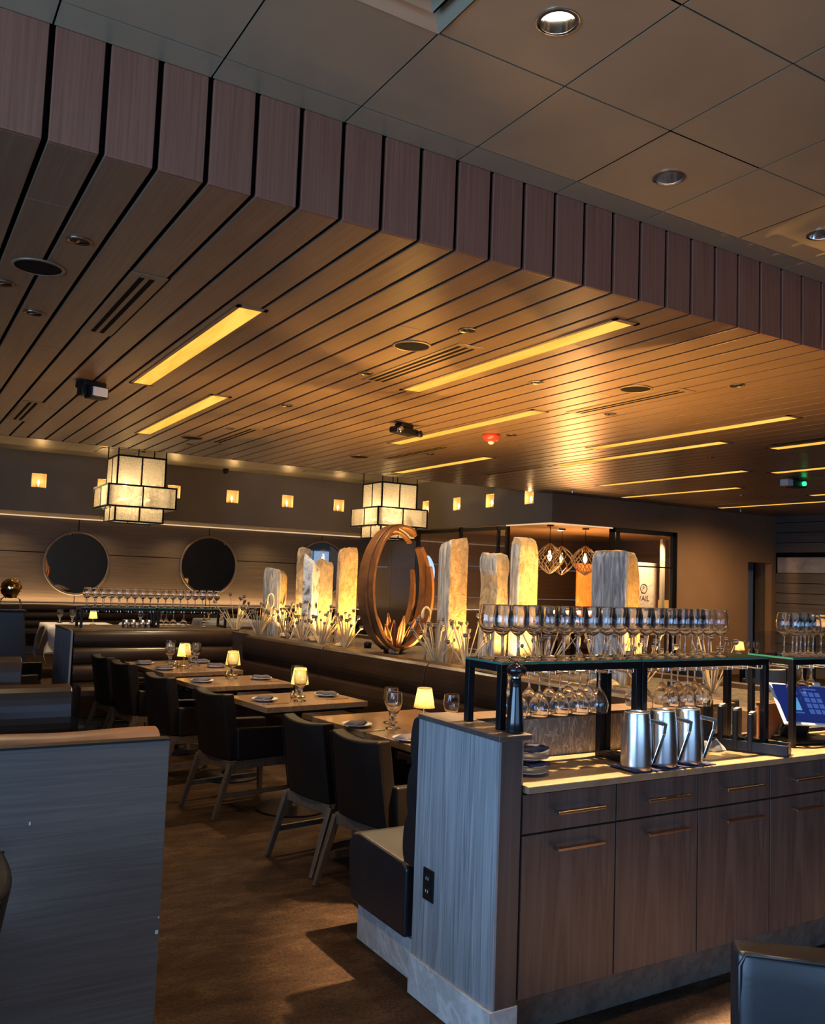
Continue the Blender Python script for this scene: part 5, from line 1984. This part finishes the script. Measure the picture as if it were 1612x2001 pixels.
# back tables with white cloths
def cloth_table(x, y, sx, sy, label, drop=0.42, rz=0):
    r = thing('dining_table', label, 'table', (x, y, 0), rz)
    m = MB()
    m.box((-sx / 2, -sy / 2, 0.72), (sx / 2, sy / 2, 0.757))
    m.build('tabletop', table_m, r)
    m = MB()
    m.lathe([(0, 0), (0.26, 0), (0.26, 0.012), (0.05, 0.04), (0.04, 0.06), (0.04, 0.70), (0.12, 0.72), (0, 0.72)], 24, cap=False)
    m.build('pedestal', black_m, r)
    m = MB()
    def P(u, v):
        # square cloth: centre lies flat, margins hang with soft folds
        U, V = (u - 0.5) * 2, (v - 0.5) * 2
        ex, ey = sx / 2 + drop, sy / 2 + drop
        px, py = U * ex, V * ey
        ox, oy = max(0, abs(px) - sx / 2), max(0, abs(py) - sy / 2)
        z = 0.7605
        hx = math.copysign(min(abs(px), sx / 2) , px)
        hy = math.copysign(min(abs(py), sy / 2), py)
        d = max(ox, oy) if min(ox, oy) == 0 else math.hypot(ox, oy)
        wv = 0.025 * math.sin(px * 13 + py * 11) * min(1, d / 0.2)
        hx += math.copysign(min(ox, 0.025) + (wv + 0.05 * d if ox > 0 else 0), px) if ox > 0 else 0
        hy += math.copysign(min(oy, 0.025) + (wv + 0.05 * d if oy > 0 else 0), py) if oy > 0 else 0
        return (hx, hy, z - max(0, d - 0.012))
    m.grid(P, 48, 48)
    o = m.build('tablecloth', white_cloth_m, None, smooth=True, solid=0.003, loc=(x, y, 0), rz=rz)
    return tag(o, 'white cloth over the ' + label, 'tablecloth')
cloth_table(2.62, 14.15, 0.95, 0.85, 'table left of the far rack post, cloth corner hanging forward')
cloth_table(3.85, 14.2, 1.0, 0.85, 'table seen through the far glass rack')
cloth_table(5.55, 15.75, 1.0, 0.9, 'table right of the far glass rack, before the back bench', 0.18)
for x, y, lb in ((2.38, 14.35, 'goblet at the left on the white cloth left of the far rack'), (2.55, 14.28, 'goblet at the middle of the white cloth left of the far rack'), (3.60, 14.35, 'goblet on the white cloth seen through the far rack'),
                 (5.15, 15.65, 'goblet at the left on the white cloth right of the far rack'), (5.30, 15.40, 'goblet at the front of the white cloth right of the far rack'), (5.45, 15.75, 'small goblet beside the lamp right of the far rack')):
    gob((x, y, 0.7635), 0, lb)
lamp(2.80, 14.0, 0.7635, 'lit table lamp behind the left post of the far rack', 2.0)
lamp(5.78, 15.7, 0.7635, 'lit table lamp right of the far glass rack', 2.0)
def make_tin():
    m = MB()
    m.lathe([(0, 0), (0.035, 0), (0.035, 0.085), (0.032, 0.085), (0.031, 0.004), (0, 0.004)], 20, cap=False)
    return tag(m.build('steel_tumbler', steel_m, None, smooth=True), None, 'tumbler')
tin = Kind(make_tin)
for i, x in enumerate((2.33, 2.41, 2.51, 2.58)):
    tin((x, 9.93, 0.987), 0, 'small steel tumbler standing under the far rack, %s from the left' % Wn[i], 'steel tumblers under the far rack')

# gold sphere on a stand, far left
r = thing('sphere_sculpture', 'gold faceted sphere on curved wire legs, far left', 'sculpture', (1.51, 13.0, 1.02))
m = MB()
bmesh.ops.create_icosphere(m.bm, subdivisions=4, radius=0.137)
for v in m.bm.verts:
    v.co = v.co * (1 + 0.02 * noise.noise(v.co * 45)) + Vector((0, 0, 0.29))
m.build('sphere', sphere_m, r)
for sx in (-1, 1):
    for sy in (-1, 1):
        m = MB()
        m.tube([(sx * 0.13, sy * 0.07, 0.0), (sx * 0.135, sy * 0.07, 0.09), (sx * 0.11, sy * 0.06, 0.15), (sx * 0.08, sy * 0.05, 0.17), (sx * 0.06, sy * 0.04, 0.16)], 0.006, 6)
        m.build('leg', brass_m, r)
r = thing('pedestal', 'dark tapering pedestal under the gold sphere, far left', 'pedestal', (1.51, 13.0, 0))
m = MB()
m.hexa([(-0.26, -0.2, 0), (0.26, -0.2, 0), (0.26, 0.2, 0), (-0.26, 0.2, 0)], [(-0.17, -0.12, 1.0), (0.17, -0.12, 1.0), (0.17, 0.12, 1.0), (-0.17, 0.12, 1.0)])
m.build('column', black_leather_m, r, bevel=0.01)
m = MB()
m.box((-0.20, -0.15, 1.0), (0.20, 0.15, 1.02))
m.build('top', black_m, r)

# ------------------------------------------------------------------ right side beyond the station
table('dining_table', 'tan wood table top seen through the near rack at the right', 6.45, 4.95, -8, 0.95, 0.85)
wchair = Kind(make_chair(warmleg_m, black_leather_m))
wchair((8.05, 6.05, 0), math.radians(215), 'dark chair with warm wood legs between the two racks, nearer one')
wchair((7.25, 6.2, 0), math.radians(250), 'dark chair with warm wood legs seen through the near rack')
wchair((9.3, 6.9, 0), math.radians(160), 'dark chair with warm wood legs by the far lamp table')
table('dining_table', 'table with a lit lamp and goblets before the far doorway', 9.92, 7.80, 0, 0.8, 0.75)
lamp(9.86, 7.80, 0.7605, 'lit table lamp before the far dark doorway', 2.0)
for x, y, lb in ((9.68, 7.84, 'goblet left of the lamp before the far doorway'), (10.02, 7.79, 'goblet just right of the lamp before the far doorway'), (10.13, 7.74, 'goblet farthest right of the lamp before the far doorway')):
    gob((x, y, 0.7605), 0, lb)
r = thing('floor_lamp', 'orange drum shade lamp glowing behind the right rack glasses', 'lamp', (8.9, 6.05, 0))
m = MB()
m.lathe([(0.26, 1.20), (0.26, 1.37), (0.255, 1.37), (0.255, 1.20)], 36, cap=False)
m.build('lamp_shade', orange_shade_m, r, smooth=True)
m = MB()
m.lathe([(0, 0), (0.16, 0), (0.16, 0.02), (0.012, 0.03), (0.012, 1.30), (0, 1.30)], 20, cap=False)
m.build('stand', black_m, r)

# ------------------------------------------------------------------ private room
def make_pendant():
    r = thing('lattice_pendant', '', 'pendant lamp', group='woven pendant lamps')
    m = MB()
    m.lathe([(0, 0), (0.07, 0), (0.07, -0.025), (0, -0.03)], 20, cap=False)
    m.build('canopy', black_m, r)
    m = MB()
    m.tube([(0, 0, -0.02), (0, 0, -0.50)], 0.006, 6)
    m.build('cord', black_m, r)
    m = MB()
    m.lathe([(0, -0.50), (0.022, -0.50), (0.022, -0.54), (0, -0.54)], 12, cap=False)
    m.lathe([(0, -0.54), (0.03, -0.57), (0.045, -0.62), (0.03, -0.67), (0.0, -0.70)], 14, cap=False)
    m.build('bulb', bulb_m, r, smooth=True)
    for k in range(9):
        a = k * PI / 4.5
        for s in (-1, 1):
            m = MB()
            pts = []
            for i in range(9):
                t = i / 8
                rr = 0.02 + 0.25 * math.sin(PI * t) ** 0.9
                aa = a + s * 1.5 * t
                pts.append((rr * math.cos(aa), rr * math.sin(aa), -0.36 - 0.58 * t))
            m.tube(pts, 0.009, 5)
            m.build('cane', ventmetal_m, r)
    return r
pen = Kind(make_pendant)
for x, y, lb in ((11.00, 13.1, 'woven pendant lamp in the private room, left of three'), (11.86, 13.75, 'woven pendant lamp in the private room, middle of three'), (12.00, 13.2, 'woven pendant lamp in the private room, right of three')):
    pen((x, y, 2.78), x, lb)
    point('pendant_glow', (x, y, 2.14), 14, (1.0, 0.68, 0.34), 0.04)
for x, y, lb in ((10.55, 12.6, 'lit spot in the private room ceiling above the tallest stone'), (12.2, 14.2, 'lit spot in the private room ceiling above the right pendant'), (13.1, 13.2, 'lit spot in the private room ceiling behind the right window'), (10.4, 14.4, 'lit spot in the private room ceiling behind the left glazing')):
    r = thing('ceiling_downlight', lb, 'light', (x, y, 2.78))
    m = MB()
    m.lathe([(0, -0.006), (0.055, -0.006), (0.06, 0), (0, 0)], 20, cap=False)
    m.build('lens', white_lamp_m, r)
r = thing('smoke_detector', 'dark round detector on the private room ceiling above the tallest stone', 'detector', (10.15, 12.4, 2.78))
m = MB()
m.lathe([(0.12, 0.0), (0.12, -0.03), (0.06, -0.06), (0, -0.06)], 22)
m.build('body', rust_m, r, smooth=True)
r = thing('artwork', 'tall orange canvas in the private room beside the broad stone', 'artwork', (13.25, 14.5, 0))
m = MB()
m.box((-0.28, 0, 0.95), (0.34, 0.04, 2.12))
m.build('canvas', canvas_orange_m, r)
r = thing('poster', 'pale swirled sign board reading VAIL under a ringed letter mark', 'sign', (13.0, 12.6, 0))
m = MB()
m.box((-0.50, 0, 0.7), (0.395, 0.03, 2.14))
pb = m.build('board', canvas_pale_m, r)
def text(body, size, loc, par, name):
    cu = bpy.data.curves.new(name, 'FONT')
    cu.body = body
    cu.size = size
    cu.align_x = 'CENTER'
    cu.align_y = 'CENTER'
    cu.extrude = 0.001
    cu.materials.append(ink_m)
    tmp = bpy.data.objects.new(name + '_outline', cu)
    COL.objects.link(tmp)
    bpy.context.view_layer.update()
    me = bpy.data.meshes.new_from_object(tmp.evaluated_get(bpy.context.evaluated_depsgraph_get()))
    bpy.data.objects.remove(tmp)
    me.materials.clear()
    me.materials.append(ink_m)
    o = bpy.data.objects.new(name, me)
    COL.objects.link(o)
    o.parent = par
    o.location = loc
    o.rotation_euler = (PI / 2, 0, 0)
    return o
text('VAIL', 0.16, (0.02, -0.003, 1.42), r, 'lettering')
em = text('P', 0.125, (0.012, -0.003, 1.62), r, 'letter_mark')
m = MB()
m.tube([(0.02 + 0.088 * math.cos(k * PI / 24), -0.003, 1.62 + 0.088 * math.sin(k * PI / 24)) for k in range(48)], 0.008, 6, closed=True)
m.build('mark_ring', ink_m, r)
r = thing('floor_lamp', 'orange shaded lamp behind the poster at the private room corner', 'lamp', (13.70, 12.65, 0))
m = MB()
m.lathe([(0.15, 1.16), (0.15, 1.40), (0.146, 1.40), (0.146, 1.16)], 32, cap=False)
m.build('lamp_shade', orange_shade_m, r, smooth=True)
m = MB()
m.lathe([(0, 0), (0.12, 0), (0.12, 0.02), (0.012, 0.03), (0.012, 1.3), (0, 1.3)], 18, cap=False)
m.build('stand', black_m, r)
r = thing('door_panel', 'warm lit cream door jamb beside the right window of the private room', 'panel', (13.16, 12.2, 0))
m = MB()
m.box((-0.06, 0, 0), (0.02, 0.06, 2.6))
m.build('jamb', plain('cream_jamb', (0.60, 0.47, 0.32), 0.6), r)
table('dining_table', 'dark table in the private room under the pendants', 11.5, 13.2, 0, 1.8, 1.0)
